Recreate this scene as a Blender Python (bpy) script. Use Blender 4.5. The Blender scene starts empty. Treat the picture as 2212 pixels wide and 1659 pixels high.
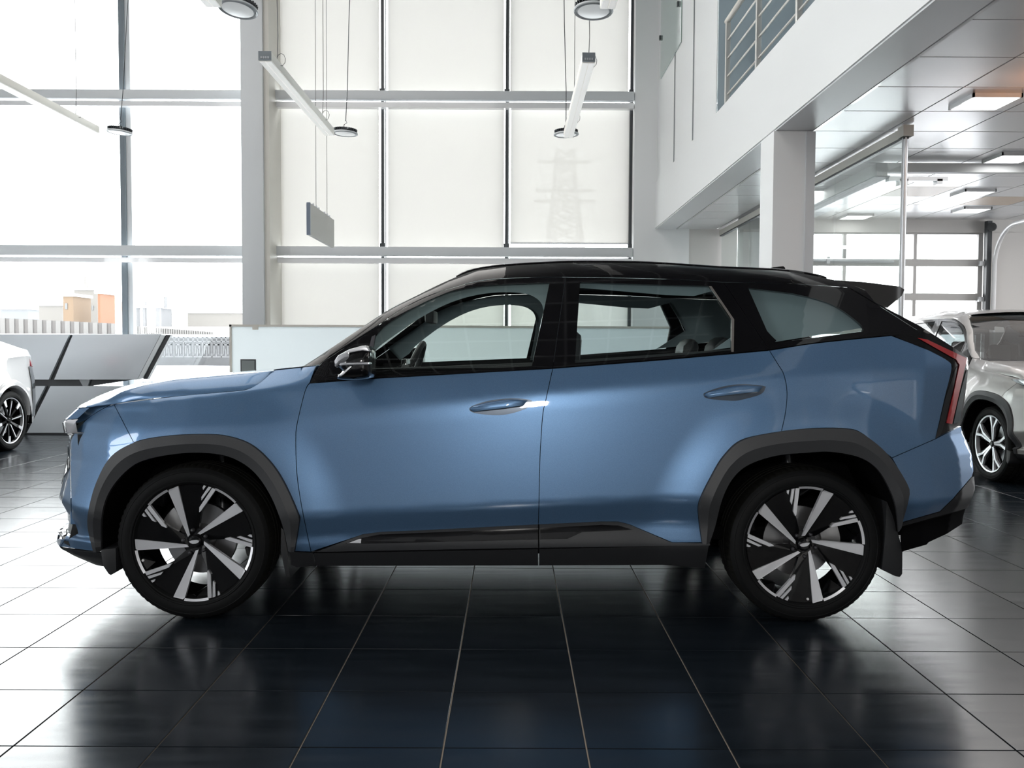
import bpy, bmesh, math, random
import numpy as np
from mathutils import Vector, Matrix
from mathutils.geometry import delaunay_2d_cdt
random.seed(7)
SC = bpy.context.scene
COL = SC.collection
PI = math.pi

# ------------------------------------------------------------------ camera, world, lights, exposure
F_PX, H_CAM = 1900.0, 1.26
PITCH, ROLL = 0.0424, 0.00463
_f = np.array([0.0, math.cos(PITCH), -math.sin(PITCH)])
_r = np.array([1.0, 0.0, 0.0])
_u = np.cross(_r, _f)
CR = _r * math.cos(ROLL) + _u * math.sin(ROLL)
CU = -_r * math.sin(ROLL) + _u * math.cos(ROLL)
CF = _f
cam_d = bpy.data.cameras.new('camera')
cam = bpy.data.objects.new('camera', cam_d)
COL.objects.link(cam)
cam_d.sensor_width = 36.0
cam_d.lens = F_PX / 2212 * 36.0
cam_d.clip_end = 500
M = Matrix(((CR[0], CU[0], -CF[0], 0), (CR[1], CU[1], -CF[1], 0), (CR[2], CU[2], -CF[2], H_CAM), (0, 0, 0, 1)))
cam.matrix_world = M
SC.camera = cam

SKY = 10.0
world = bpy.data.worlds.new('sky')
SC.world = world
world.use_nodes = True
bgn = world.node_tree.nodes['Background']
bgn.inputs[0].default_value = (0.97, 0.985, 1.0, 1)
bgn.inputs[1].default_value = SKY

def area(name, loc, rot, sx, sy, power, color=(1, 1, 1), portal=False, spread=None):
    l = bpy.data.lights.new(name, 'AREA')
    l.shape = 'RECTANGLE'; l.size = sx; l.size_y = sy; l.energy = power; l.color = color
    if portal: l.cycles.is_portal = True
    if spread: l.spread = spread
    o = bpy.data.objects.new(name, l); COL.objects.link(o)
    o.location = loc; o.rotation_euler = rot
    return o
# sky portals in the glazed openings and the added right one
area('window_portal', (-5.3, 13.45, 3.9), (-PI/2, 0, 0), 17.0, 7.6, 1, portal=True)
area('window_portal_rear', (-13.25, -4.1, 3.4), (0, -PI/2, 0), 5.6, 3.9, 1, portal=True)
area('window_portal_right', (12.05, 8.6, 1.75), (0, PI/2, 0), 2.4, 4.0, 1, portal=True)  # serves the opening added in the right wall
area('window_portal_service', (5.4, 11.95, 1.5), (-PI/2, 0, 0), 4.8, 2.2, 1, portal=True)
# photographer's flash head beside the camera, then the added fill lights
area('photo_flash', (0.10, -0.35, 1.74), (math.radians(82), 0, 0), 0.24, 0.24, 44, (1.0, 0.97, 0.93))
area('service_lamp', (6.0, 6.0, 2.9), (0, 0, 0), 5.0, 8.0, 160, (1.0, 0.95, 0.92))  # unseen fill added to brighten the service hall
area('hall_lamp', (-4.0, 6.0, 7.4), (0, 0, 0), 7.0, 9.0, 400, (1.0, 0.97, 0.93))  # unseen fill added to lift the light in the showroom
SC.view_settings.view_transform = 'Standard'
SC.view_settings.look = 'None'
SC.view_settings.gamma = 1.0
SC.view_settings.use_curve_mapping = False
SC.view_settings.exposure = 0.0
SC.cycles.max_bounces = 10
SC.cycles.transparent_max_bounces = 24
SC.cycles.glossy_bounces = 5
SC.cycles.diffuse_bounces = 4
SC.cycles.use_denoising = True
SC.cycles.sample_clamp_indirect = 8
SC.cycles.caustics_reflective = False
SC.cycles.caustics_refractive = False

# ------------------------------------------------------------------ helpers
def ray(px, py):
    px = np.asarray(px, float); py = np.asarray(py, float)
    a = (px - 1106) / F_PX; b = (829.5 - py) / F_PX
    return CF[None, :] + np.multiply.outer(a, CR).reshape(-1, 3) + np.multiply.outer(b, CU).reshape(-1, 3)
def at(px, py, Y):
    d = ray([px], [py])[0]
    t = Y / d[1]
    return Vector((d[0] * t, Y, H_CAM + d[2] * t))
def tag(o, label=None, cat=None, group=None, kind=None):
    if label: o['label'] = label
    if cat: o['category'] = cat
    if group: o['group'] = group
    if kind: o['kind'] = kind
    return o
def empty(name, loc=(0, 0, 0), rz=0, **k):
    o = bpy.data.objects.new(name, None); COL.objects.link(o)
    o.location = loc; o.rotation_euler = (0, 0, rz); o.empty_display_size = .1
    return tag(o, **k)
def link(name, me, mat, parent=None, loc=None, **k):
    o = bpy.data.objects.new(name, me); COL.objects.link(o)
    if mat is not None and not me.materials:
        for m in (mat if isinstance(mat, (list, tuple)) else [mat]): me.materials.append(m)
    if parent is not None: o.parent = parent
    if loc is not None: o.location = loc
    return tag(o, **k)
def mesh(name, V, Fc, smooth=False, normals=None, sharp=None):
    me = bpy.data.meshes.new(name)
    me.from_pydata([tuple(v) for v in V], [], [tuple(f) for f in Fc])
    if smooth:
        me.polygons.foreach_set('use_smooth', [True] * len(me.polygons))
    me.update()
    if normals is not None:
        me.normals_split_custom_set_from_vertices([tuple(n) for n in normals])
    elif sharp is not None:
        me.set_sharp_from_angle(angle=math.radians(sharp))
    return me

class MB:
    """collects simple solids for ONE mesh"""
    def __init__(s, origin=(0, 0, 0)): s.v = []; s.f = []; s.o = Vector(origin)
    def add(s, V, Fc):
        n = len(s.v); s.v += [Vector(v) - s.o for v in V]; s.f += [tuple(i + n for i in f) for f in Fc]; return s
    def box(s, a, b):
        x0, y0, z0 = [min(p, q) for p, q in zip(a, b)]; x1, y1, z1 = [max(p, q) for p, q in zip(a, b)]
        V = [(x0, y0, z0), (x1, y0, z0), (x1, y1, z0), (x0, y1, z0), (x0, y0, z1), (x1, y0, z1), (x1, y1, z1), (x0, y1, z1)]
        return s.add(V, [(0, 3, 2, 1), (4, 5, 6, 7), (0, 1, 5, 4), (1, 2, 6, 5), (2, 3, 7, 6), (3, 0, 4, 7)])
    def bar(s, p, q, w, h=None, up=(0, 0, 1)):
        p, q = Vector(p), Vector(q); h = h or w; d = (q - p).normalized(); up = Vector(up)
        if abs(d.dot(up)) > .99: up = Vector((0, 1, 0))
        a = d.cross(up).normalized() * w / 2; b = a.normalized().cross(d) * h / 2
        V = [p - a - b, p + a - b, p + a + b, p - a + b, q - a - b, q + a - b, q + a + b, q - a + b]
        return s.add(V, [(0, 1, 2, 3), (7, 6, 5, 4), (0, 4, 5, 1), (1, 5, 6, 2), (2, 6, 7, 3), (3, 7, 4, 0)])
    def tube(s, pts, r, n=8, cap=True):
        pts = [Vector(p) for p in pts]; V = []; Fc = []
        for i, p in enumerate(pts):
            d = (pts[min(i + 1, len(pts) - 1)] - pts[max(i - 1, 0)]).normalized()
            up = Vector((0, 0, 1)) if abs(d.z) < .9 else Vector((0, 1, 0))
            a = d.cross(up).normalized(); b = a.cross(d)
            rr = r[i] if isinstance(r, (list, tuple)) else r
            V += [p + a * rr * math.cos(2 * PI * k / n) + b * rr * math.sin(2 * PI * k / n) for k in range(n)]
        for i in range(len(pts) - 1):
            for k in range(n):
                Fc.append((i * n + k, i * n + (k + 1) % n, (i + 1) * n + (k + 1) % n, (i + 1) * n + k))
        if cap: Fc += [tuple(range(n))[::-1], tuple(range((len(pts) - 1) * n, len(pts) * n))]
        return s.add(V, Fc)
    def prism(s, poly, axis, a, b):
        """poly: 2-D loop; axis 'y' -> (x,z) loop extruded in y; 'x' -> (y,z); 'z' -> (x,y)"""
        n = len(poly)
        def P(p, t): return {'y': (p[0], t, p[1]), 'x': (t, p[0], p[1]), 'z': (p[0], p[1], t)}[axis]
        V = [P(p, a) for p in poly] + [P(p, b) for p in poly]
        return s.add(V, [tuple(range(n)), tuple(range(2 * n - 1, n - 1, -1))] + [(i, i + n, (i + 1) % n + n, (i + 1) % n) for i in range(n)])
    def build(s, name, mat, parent=None, smooth=False, bevel=0, recalc=True, loc=None, sharp=35, **k):
        me = mesh(name, s.v, s.f)
        if recalc or bevel:
            bm = bmesh.new(); bm.from_mesh(me)
            bmesh.ops.recalc_face_normals(bm, faces=bm.faces)
            if bevel:
                bmesh.ops.bevel(bm, geom=[e for e in bm.edges if len(e.link_faces) == 2 and e.calc_face_angle(0) > .6], offset=bevel, segments=2, profile=.6, affect='EDGES')
            bm.to_mesh(me); bm.free()
        if smooth or bevel:
            me.polygons.foreach_set('use_smooth', [True] * len(me.polygons)); me.set_sharp_from_angle(angle=math.radians(sharp))
        return link(name, me, mat, parent, loc if loc is not None else (tuple(s.o) if s.o.length else None), **k)

# ------------------------------------------------------------------ materials
def mat(name, col=(.8, .8, .8), rough=.5, metal=0., coat=0., spec=.5, emit=0., ecol=None, coat_rough=.03):
    m = bpy.data.materials.new(name); m.use_nodes = True
    b = m.node_tree.nodes['Principled BSDF']
    b.inputs['Base Color'].default_value = (*col, 1)
    b.inputs['Roughness'].default_value = rough
    b.inputs['Metallic'].default_value = metal
    b.inputs['Coat Weight'].default_value = coat
    b.inputs['Coat Roughness'].default_value = coat_rough
    b.inputs['Specular IOR Level'].default_value = spec
    if emit:
        b.inputs['Emission Color'].default_value = (*(ecol or col), 1); b.inputs['Emission Strength'].default_value = emit
    return m
def nodes(m): return m.node_tree.nodes, m.node_tree.links, m.node_tree.nodes['Principled BSDF']
def noise_col(m, c1, c2, scale, detail=4, coords='Object', stretch=(1, 1, 1), bump=0., rough=None, lo=.35, hi=.65):
    N, L, b = nodes(m)
    tc = N.new('ShaderNodeTexCoord'); mp = N.new('ShaderNodeMapping'); mp.inputs['Scale'].default_value = stretch
    nz = N.new('ShaderNodeTexNoise'); nz.inputs['Scale'].default_value = scale; nz.inputs['Detail'].default_value = detail
    cr = N.new('ShaderNodeValToRGB'); cr.color_ramp.elements[0].position = lo; cr.color_ramp.elements[1].position = hi
    cr.color_ramp.elements[0].color = (*c1, 1); cr.color_ramp.elements[1].color = (*c2, 1)
    L.new(tc.outputs[coords], mp.inputs[0]); L.new(mp.outputs[0], nz.inputs['Vector']); L.new(nz.outputs['Fac'], cr.inputs[0]); L.new(cr.outputs[0], b.inputs['Base Color'])
    if rough:
        mr = N.new('ShaderNodeMapRange'); mr.inputs['To Min'].default_value = rough[0]; mr.inputs['To Max'].default_value = rough[1]
        mr.inputs['From Min'].default_value = .3; mr.inputs['From Max'].default_value = .7
        L.new(nz.outputs['Fac'], mr.inputs['Value']); L.new(mr.outputs[0], b.inputs['Roughness'])
    if bump:
        bp = N.new('ShaderNodeBump'); bp.inputs['Strength'].default_value = bump; bp.inputs['Distance'].default_value = .01
        L.new(nz.outputs['Fac'], bp.inputs['Height']); L.new(bp.outputs[0], b.inputs['Normal'])
    return m
def glass(name, tint, gloss=1.0, rough=0.0, ior=1.5, haze=0.0):
    m = bpy.data.materials.new(name); m.use_nodes = True
    N, L = m.node_tree.nodes, m.node_tree.links; N.clear()
    out = N.new('ShaderNodeOutputMaterial'); mx = N.new('ShaderNodeMixShader'); fr = N.new('ShaderNodeFresnel')
    ge = N.new('ShaderNodeNewGeometry'); mi = N.new('ShaderNodeMapRange')
    mi.inputs['To Min'].default_value = ior; mi.inputs['To Max'].default_value = 1 / ior
    L.new(ge.outputs['Backfacing'], mi.inputs['Value']); L.new(mi.outputs[0], fr.inputs['IOR'])
    tr = N.new('ShaderNodeBsdfTransparent'); tr.inputs[0].default_value = (*tint, 1)
    gl = N.new('ShaderNodeBsdfGlossy'); gl.inputs['Roughness'].default_value = rough; gl.inputs[0].default_value = (gloss,) * 3 + (1,)
    L.new(fr.outputs[0], mx.inputs[0]); L.new(gl.outputs[0], mx.inputs[2]); L.new(mx.outputs[0], out.inputs[0])
    if haze:
        df = N.new('ShaderNodeBsdfDiffuse'); df.inputs[0].default_value = (.85, .93, .9, 1)
        m2 = N.new('ShaderNodeMixShader'); m2.inputs[0].default_value = haze
        L.new(tr.outputs[0], m2.inputs[1]); L.new(df.outputs[0], m2.inputs[2]); L.new(m2.outputs[0], mx.inputs[1])
    else: L.new(tr.outputs[0], mx.inputs[1])
    return m

def paint(name, c, metal=.55, rough=.33, coat=1.0, flake=0.0):
    m = mat(name, c, rough, metal, coat)
    if flake:
        N, L, b = nodes(m)
        tc = N.new('ShaderNodeTexCoord'); vo = N.new('ShaderNodeTexVoronoi'); vo.inputs['Scale'].default_value = 900
        hs = N.new('ShaderNodeMapRange'); hs.inputs['To Min'].default_value = 1 - flake; hs.inputs['To Max'].default_value = 1 + flake
        sep = N.new('ShaderNodeSeparateColor'); mul = N.new('ShaderNodeVectorMath'); mul.operation = 'SCALE'; mul.inputs[0].default_value = c
        L.new(tc.outputs['Object'], vo.inputs['Vector']); L.new(vo.outputs['Color'], sep.inputs[0]); L.new(sep.outputs[0], hs.inputs['Value'])
        L.new(hs.outputs[0], mul.inputs['Scale']); L.new(mul.outputs[0], b.inputs['Base Color'])
    return m
M_BLUE = paint('blue_paint', (.105, .205, .36), .55, .36, 1.0, .12)
M_BLACKG = mat('black_gloss', (.004, .004, .005), .3, 0, 1.0, spec=.1)
M_WEB = mat('spoke_black', (.003, .003, .0035), .25, 0, .35, spec=.1)
M_CLAD = noise_col(mat('cladding_plastic', (.04, .042, .045), .5), (.036, .038, .041), (.044, .046, .05), 600, bump=.05)
M_CLAD2 = mat('lower_plastic', (.014, .015, .017), .55)
M_RUBBER = mat('tyre_rubber', (.0055, .006, .0065), .62, spec=.18)
M_TREAD = mat('tyre_tread', (.009, .009, .008), .75, spec=.15)
M_DARK = mat('dark_liner', (.003, .003, .0035), .9, spec=.05)
M_CHROME = mat('chrome', (.8, .8, .82), .06, 1.0)
M_SILVER = mat('machined_alloy', (.80, .81, .84), .36, .55)
M_DISC = mat('brake_disc_steel', (.35, .35, .36), .35, 1.0)
M_CALIPER = mat('caliper_alloy', (.5, .5, .5), .4, .8)
M_CARGLASS = glass('car_glass', (.90, .95, .925))
M_CARGLASS_D = glass('car_glass_rear', (.84, .90, .895))
M_INT = mat('interior_dark', (.018, .02, .022), .6)
M_INTL = mat('interior_light', (.20, .25, .27), .7)
M_SEAT = noise_col(mat('seat_leather', (.02, .022, .025), .5), (.016, .018, .02), (.026, .028, .032), 60)
M_RED = mat('tail_lamp_red', (.42, .02, .025), .25, 0, 1.0)
M_LAMPCLEAR = mat('lamp_clear', (.12, .15, .16), .08, .3, 1.0)
M_LED = mat('led_white', (.85, .85, .85), .3)
M_STICKER = mat('white_sticker', (.8, .8, .8), .5)
M_GREY = paint('silver_grey_paint', (.42, .41, .40), .5, .35)
M_WHITE = paint('white_paint', (.78, .78, .79), 0, .35)
M_WALL = mat('white_wall', (.80, .81, .81), .5)
M_WALLR = mat('warm_grey_wall', (.60, .58, .56), .6)
M_STEELW = mat('white_metal', (.62, .64, .655), .42)
M_STEELC = mat('cream_metal', (.62, .60, .55), .5)
M_MULL = mat('mullion_dark', (.045, .05, .055), .4)
M_ALU = mat('aluminium', (.6, .62, .64), .35, .7)
M_GLASSW = glass('window_glass', (.97, .985, .98))
M_GLASSG = glass('green_glass', (.80, .88, .855), haze=.35)
M_GLASSP = glass('partition_glass', (.93, .96, .95))
M_FROST = glass('door_pane', (.97, .97, .97), haze=.1)
# ------------------------------------------------------------------ the room
# floor: grout base with tiles
T = 0.45
TX0, TY0 = -3.4675 * T, 6.0256 * T * 1.0
HR = H_CAM / (2.80351 * T)          # ground scale check ~1
tile_m = mat('floor_tile', (.02, .024, .03), .2, spec=.6)
N, L, b = nodes(tile_m)
tc = N.new('ShaderNodeTexCoord'); mp = N.new('ShaderNodeMapping'); mp.inputs['Scale'].default_value = (.35, 3.2, 1)
nz = N.new('ShaderNodeTexNoise'); nz.inputs['Scale'].default_value = 4; nz.inputs['Detail'].default_value = 7
oi = N.new('ShaderNodeObjectInfo')
cr = N.new('ShaderNodeValToRGB'); cr.color_ramp.elements[0].color = (.005, .0078, .011, 1); cr.color_ramp.elements[1].color = (.011, .0158, .022, 1)
cr.color_ramp.elements[0].position = .3; cr.color_ramp.elements[1].position = .75
L.new(tc.outputs['Object'], mp.inputs[0]); L.new(mp.outputs[0], nz.inputs['Vector']); L.new(nz.outputs['Fac'], cr.inputs[0]); L.new(cr.outputs[0], b.inputs['Base Color'])
mr = N.new('ShaderNodeMapRange'); mr.inputs['From Min'].default_value = .3; mr.inputs['From Max'].default_value = .7; mr.inputs['To Min'].default_value = .17; mr.inputs['To Max'].default_value = .27
L.new(nz.outputs['Fac'], mr.inputs['Value']); L.new(mr.outputs[0], b.inputs['Roughness'])
bp = N.new('ShaderNodeBump'); bp.inputs['Strength'].default_value = .06; bp.inputs['Distance'].default_value = .004
L.new(nz.outputs['Fac'], bp.inputs['Height']); L.new(bp.outputs[0], b.inputs['Normal'])
M_TILE = tile_m
M_GROUT = mat('grout', (.36, .31, .25), .8)
fl = MB().box((-14, -9, -.12), (12, 14.2, -.006)).build('floor', M_GROUT, kind='structure', label='dark grey stone-look tiled showroom floor with thin beige joints')
def tile_mesh(w, d, t, c):
    V = [(0, 0, -t), (w, 0, -t), (w, d, -t), (0, d, -t), (0, 0, -c), (w, 0, -c), (w, d, -c), (0, d, -c), (c, c, 0), (w - c, c, 0), (w - c, d - c, 0), (c, d - c, 0)]
    return V, [(0, 1, 5, 4), (1, 2, 6, 5), (2, 3, 7, 6), (3, 0, 4, 7), (4, 5, 9, 8), (5, 6, 10, 9), (6, 7, 11, 10), (7, 4, 8, 11), (8, 9, 10, 11)]
g = .005
Vt, Ft = tile_mesh(T - g, T - g, .006, .0012)
me_t = mesh('tile', Vt, Ft); me_t.materials.append(M_TILE)
bays = []
for j in range(-26, 26):
    for i in range(-30, 32):
        x = TX0 + i * T; y = TY0 + j * T
        if x > 11.5 or x < -13.5 or y < -8.8 or y > 13.6: continue
        cx, cy = x + T / 2, y + T / 2
        seen = cy > 2.2 and abs(cx) / cy < .60
        bays.append((0 if seen else 1, cy if seen else abs(cy) + abs(cx), x, y))
bays.sort()
rest = MB()
for k, (q, d, x, y) in enumerate(bays):
    if k < 300 and q == 0:
        o = bpy.data.objects.new('tile', me_t); COL.objects.link(o); o.parent = fl; o.location = (x + g / 2, y + g / 2, 0)
    else:
        rest.add([(v[0] + x + g / 2, v[1] + y + g / 2, v[2]) for v in Vt], Ft)
rest.build('distant_tiles', M_TILE, fl, recalc=False, kind='stuff')

ZC = 7.6       # hall ceiling
YW = 13.2      # glazed wall
# glazed wall: structural pieces
wf = MB()
wf.box((-13, YW + .1, -.1), (2.15, YW + .3, .12)); wf.build('wall_front_sill', M_WALL, kind='structure', label='low white sill under the glazed front wall')
MB().box((-13, 12.9, ZC), (12, 14, ZC + .2)).box((-13, -8, ZC), (12, 12.9, ZC + .2)).build('ceiling', mat('ceiling_dark', (.07, .072, .075), .7), kind='structure', label='dark ceiling with a pale metal grid high above the showroom hall')
gr_ = MB()
for k in range(36): gr_.box((-13, -8 + k * .6, ZC - .03), (2.2, -7.97 + k * .6, ZC - .001))
for k in range(26): gr_.box((-13 + k * .6, -8, ZC - .029), (-12.97 + k * .6, 12.9, ZC - .002))
gr_.build('ceiling_grid', mat('grid_white', (.8, .8, .8), .5), bpy.data.objects['ceiling'], recalc=False, kind='stuff')
# rails (transoms) in front of the mullions, one per bay and level
def xat(px, Y, py=500): return at(px, py, Y).x
def zat(px, py, Y): return at(px, py, Y).z
YR = 13.0
XC0, XC1 = xat(531, 12.75), xat(578, 12.75)
XR = xat(1366, YR)
n = 0
for (a, b_, yl, yr, h) in ((0, 1, 541.5, 541.5, .145), (2, 3, 541, 547, .13), (0, 1, 205, 208, .125), (2, 3, 205.5, 210, .125), (0, 1, -230, -230, .14), (2, 3, -230, -230, .14)):
    if a == 0:
        z = zat(300, yl, YR); x0, x1 = -12.9, XC0 + .02
    else:
        z = zat(970, (yl + yr) / 2, YR); x0, x1 = xat(579, YR), XR
    n += 1
    m_ = MB().box((x0, YR - .06, z - h / 2), (x1, YR + .06, z + h / 2))
    o = m_.build('trim_%d' % n, M_STEELW, bevel=.006, kind='structure', label='horizontal grey steel rail across the glazed wall')
    if a == 2:
        MB().box((x0 - .035, YR - .04, z - .05), (x0, YR + .05, z + .09)).build('rail_bracket', M_MULL, o)
        MB().box((x0, YR - .02, z - h / 2 - .11), (x1, YR + .08, z - h / 2 - .03)).build('drip_strip', M_WHITE, o)
    else:
        MB().box((x0, YR - .02, z - h / 2 - .10), (x1 - .05, YR + .08, z - h / 2 - .03)).build('drip_strip', M_WHITE, o)
# mullions
mx = [(272, 'l'), (828.5, 'r'), (1096, 'r'), (1362, 'r')]
def mull(px_top, px_bot, side):
    x = xat((px_top + px_bot) / 2, YW - .02, 400)
    n_ = len([o for o in bpy.data.objects if o.name.startswith('trim_')]) + 1
    if side == 'l':
        o = MB().box((x - .075, YW - .04, .1), (x + .0, YW + .14, ZC)).build('trim_%d' % n_, M_MULLL, kind='structure', label='tall grey window mullion with a dark inner edge')
        MB().box((x + .001, YW + .0, .1), (x + .075, YW + .10, ZC)).build('mullion_cap', M_STEELW, o)
    else:
        o = MB().box((x - .028, YW - .04, .1), (x + .018, YW + .14, ZC)).build('trim_%d' % n_, M_MULL, kind='structure', label='tall slim dark window mullion')
        for zz in (zat(828, 545, YR), zat(828, 208, YR)):
            MB().box((x - .045, YW - .08, zz + .07), (x + .035, YW - .02, zz + .15)).build('mullion_clamp', M_MULL, o)
M_MULLL = mat('mullion_grey', (.16, .19, .215), .4)
mull(263, 281, 'l')
mull(828.5, 827, 'r'); mull(1097.5, 1093, 'r'); mull(1366.5, 1360, 'r')
for px in (-280, -560): mull(px, px + 18, 'l')
# glass panes: one per bay
xs = [-12.9, xat(-560, YW), xat(-280, YW), xat(272, YW), XC0 - .02]
xr = [xat(583, YW), xat(828, YW), xat(1095, YW), xat(1364, YW)]
zl = [.12, zat(300, 541, YR), zat(300, 205, YR), zat(300, -230, YR), ZC]
wn = 0
for xx in (xs, xr):
    for i in range(len(xx) - 1):
        wn += 1
        w = MB().box((xx[i], YW + .105, .12), (xx[i] + .03, YW + .135, ZC)).box((xx[i + 1] - .03, YW + .105, .12), (xx[i + 1], YW + .135, ZC)).build('window_%d' % wn, M_STEELW, kind='structure', label='floor-to-ceiling glazed bay of the showroom wall')
        for k in range(4):
            MB().box((xx[i] + .03, YW + .115, zl[k] + .02), (xx[i + 1] - .03, YW + .127, zl[k + 1] - .02)).build('pane', M_GLASSW, w)
# column between the two glazed parts
o = MB().box((XC0, 12.55, 0), (XC1, 12.95, ZC)).build('trim_90', M_STEELW, bevel=.01, kind='structure', label='broad pale grey column between the clear and the shaded windows')
MB().box((XC1 - .001, 12.60, 0), (XC1 + .075, 13.35, ZC)).build('cream_jamb', M_STEELC, o)
# far right pier and short wall under the mezzanine
XP0 = xat(1371, 12.98)
MB().box((XP0 - .02, 12.96, 0), (xat(1489, 12.96), 13.6, ZC)).build('wall_front', M_WALL, kind='structure', label='white pier at the right end of the glazed wall')
# ---- blinds
bl_n = bpy.data.materials.new('blind_fabric'); bl_n.use_nodes = True
N, L = bl_n.node_tree.nodes, bl_n.node_tree.links; N.clear()
out = N.new('ShaderNodeOutputMaterial'); a1 = N.new('ShaderNodeMixShader'); a2 = N.new('ShaderNodeMixShader')
tl = N.new('ShaderNodeBsdfTranslucent'); tl.inputs[0].default_value = (.165, .157, .147, 1)
df = N.new('ShaderNodeBsdfDiffuse'); df.inputs[0].default_value = (.75, .73, .69, 1)
tr = N.new('ShaderNodeBsdfTransparent')
a1.inputs[0].default_value = .4; a2.inputs[0].default_value = .012
L.new(tl.outputs[0], a1.inputs[1]); L.new(df.outputs[0], a1.inputs[2]); L.new(a1.outputs[0], a2.inputs[1]); L.new(tr.outputs[0], a2.inputs[2]); L.new(a2.outputs[0], out.inputs[0])
M_BLIND = bl_n
rows = (('top', -230, 198, 2), ('middle', 232, 536, 1), ('lower', 561, 722, 0))
cols = (('left', 590, 819), ('centre', 838, 1088), ('right', 1104, 1357))
for (rn, y0, y1, _) in rows:
    for (cn, x0, x1) in cols:
        yy = y1 if not (rn == 'middle' and cn == 'right') else 525
        Yb = YW + .03
        p0, p1 = at(x0, y0, Yb), at(x1, yy, Yb)
        bz = empty('roller_blind', ((p0.x + p1.x) / 2, Yb, p1.z), label='cream roller blind in the %s row, %s bay of the shaded window%s' % (rn, cn, ', ending short' if yy == 525 else ''), cat='blind', group='roller blinds on the shaded window bays')
        MB(bz.location).add([(p0.x, Yb, p1.z), (p1.x, Yb, p1.z), (p1.x, Yb, p0.z), (p0.x, Yb, p0.z)], [(0, 1, 2, 3)]).build('fabric', M_BLIND, bz, loc=(0, 0, 0), recalc=False)
        MB(bz.location).box((p0.x, Yb - .008, p1.z - .02), (p1.x, Yb + .01, p1.z)).build('bottom_bar', M_ALU, bz, loc=(0, 0, 0))
        MB(bz.location).tube([(p0.x - .02, Yb, p0.z + .015), (p1.x + .02, Yb, p0.z + .015)], .022, 10).build('roller_tube', M_WHITE, bz, loc=(0, 0, 0))

# ---- mezzanine edge, beam, columns
XB = 2.08; XI = 2.39; ZS = 3.0; ZT = 3.64; ZR = 2.995
beam = MB().prism([(XB, ZS), (XI, ZS), (XI, ZT), (XB, ZT)], 'y', -8, 12.98).build('wall_mezzanine', M_WALL, kind='structure', label='white edge beam of the mezzanine floor')
M_SOFF = mat('soffit_satin', (.86, .86, .87), .35)
MB().box((XB + .012, -8, ZS - .012), (XI - .012, 12.96, ZS - .001)).build('soffit', M_SOFF, beam)
colm = MB().prism([(XB - .005, 7.08), (XI, 7.08), (XI, 7.45), (XB - .005, 7.45)], 'z', 0, ZS - .013).build('trim_91', M_WALL, bevel=.008, kind='structure', label='white square column carrying the mezzanine behind the blue car')
MB().box((XI - .06, 7.06, 0), (XI + .012, 7.10, ZS - .02)).build('corner_strip', M_STEELW, colm)
# ceiling under the mezzanine: metal tiles
cbase = MB().box((XI - .01, -8, ZR + .02), (11.9, 12.98, ZR + .1)).build('ceiling_service', mat('ceiling_joint', (.05, .05, .055), .8, spec=.1), kind='structure', label='tiled metal ceiling under the mezzanine')
M_CT = noise_col(mat('ceiling_metal_tile', (.76, .76, .79), .34, .15, coat=.6, coat_rough=.22), (.75, .755, .775), (.79, .79, .80), 1.2, coords='Object')
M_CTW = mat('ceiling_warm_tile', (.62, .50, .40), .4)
ct = .6; gg = .013
me_c = mesh('ceiling_tile', [(0, 0, 0), (ct - gg, 0, 0), (ct - gg, ct - gg, 0), (0, ct - gg, 0), (0, 0, .02), (ct - gg, 0, .02), (ct - gg, ct - gg, .02), (0, ct - gg, .02)],
            [(0, 3, 2, 1), (4, 5, 6, 7), (0, 1, 5, 4), (1, 2, 6, 5), (2, 3, 7, 6), (3, 0, 4, 7)]); me_c.materials.append(M_CT)
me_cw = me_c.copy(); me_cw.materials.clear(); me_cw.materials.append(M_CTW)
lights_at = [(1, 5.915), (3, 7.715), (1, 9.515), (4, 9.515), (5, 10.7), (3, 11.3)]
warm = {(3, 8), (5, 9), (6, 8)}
restc = MB(); cnt = 0
for j in range(-19, 14):
    for i in range(16):
        x = XI + i * ct; y = 4.715 + j * ct
        if y > 12.9 or y < -7.6: continue
        seen = y > 3.0 and x / (y + .6) < .62
        if seen and cnt < 290:
            cnt += 1
            o = bpy.data.objects.new('ceiling_tile', me_cw if (i, j) in warm else me_c); COL.objects.link(o); o.parent = cbase
            o.location = (x + gg / 2, y + gg / 2, ZR)
        else:
            restc.box((x + gg / 2, y + gg / 2, ZR), (x + ct - gg / 2, y + ct - gg / 2, ZR + .02))
restc.build('distant_tiles', M_CT, cbase, recalc=False, kind='stuff')
MB().box((XI, -8, ZR - .006), (XI + .022, 12.96, ZR + .001)).build('edge_trim', M_WHITE, cbase)
M_PANEL = mat('panel_light', (.9, .9, .9), .4, emit=7, ecol=(1, 1, 1))
for k, (i, y) in enumerate(lights_at):
    x = XI + i * ct + .13; y = y + .13; s = .34
    lab = ['nearest square ceiling light panel under the mezzanine', 'square ceiling light panel nearer the right wall, second from the camera', 'square ceiling light panel behind the glass partition rail', 'square ceiling light panel beside the warm ceiling tiles', 'square ceiling light panel right of the warm tiles near the far wall', 'square ceiling light panel closest to the overhead door'][k]
    e = empty('panel_light', (x + s / 2, y + s / 2, ZR), label=lab, cat='ceiling light', group='square panel lights under the mezzanine')
    MB(e.location).box((x, y, ZR - .028), (x + s, y + .012, ZR)).box((x, y + s - .012, ZR - .028), (x + s, y + s, ZR)).box((x, y, ZR - .028), (x + .012, y + s, ZR)).box((x + s - .012, y, ZR - .028), (x + s, y + s, ZR)).build('frame', M_WHITE, e, loc=(0, 0, 0))
    MB(e.location).box((x + .012, y + .012, ZR - .022), (x + s - .012, y + s - .012, ZR - .012)).build('diffuser', M_PANEL, e, loc=(0, 0, 0))
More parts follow.
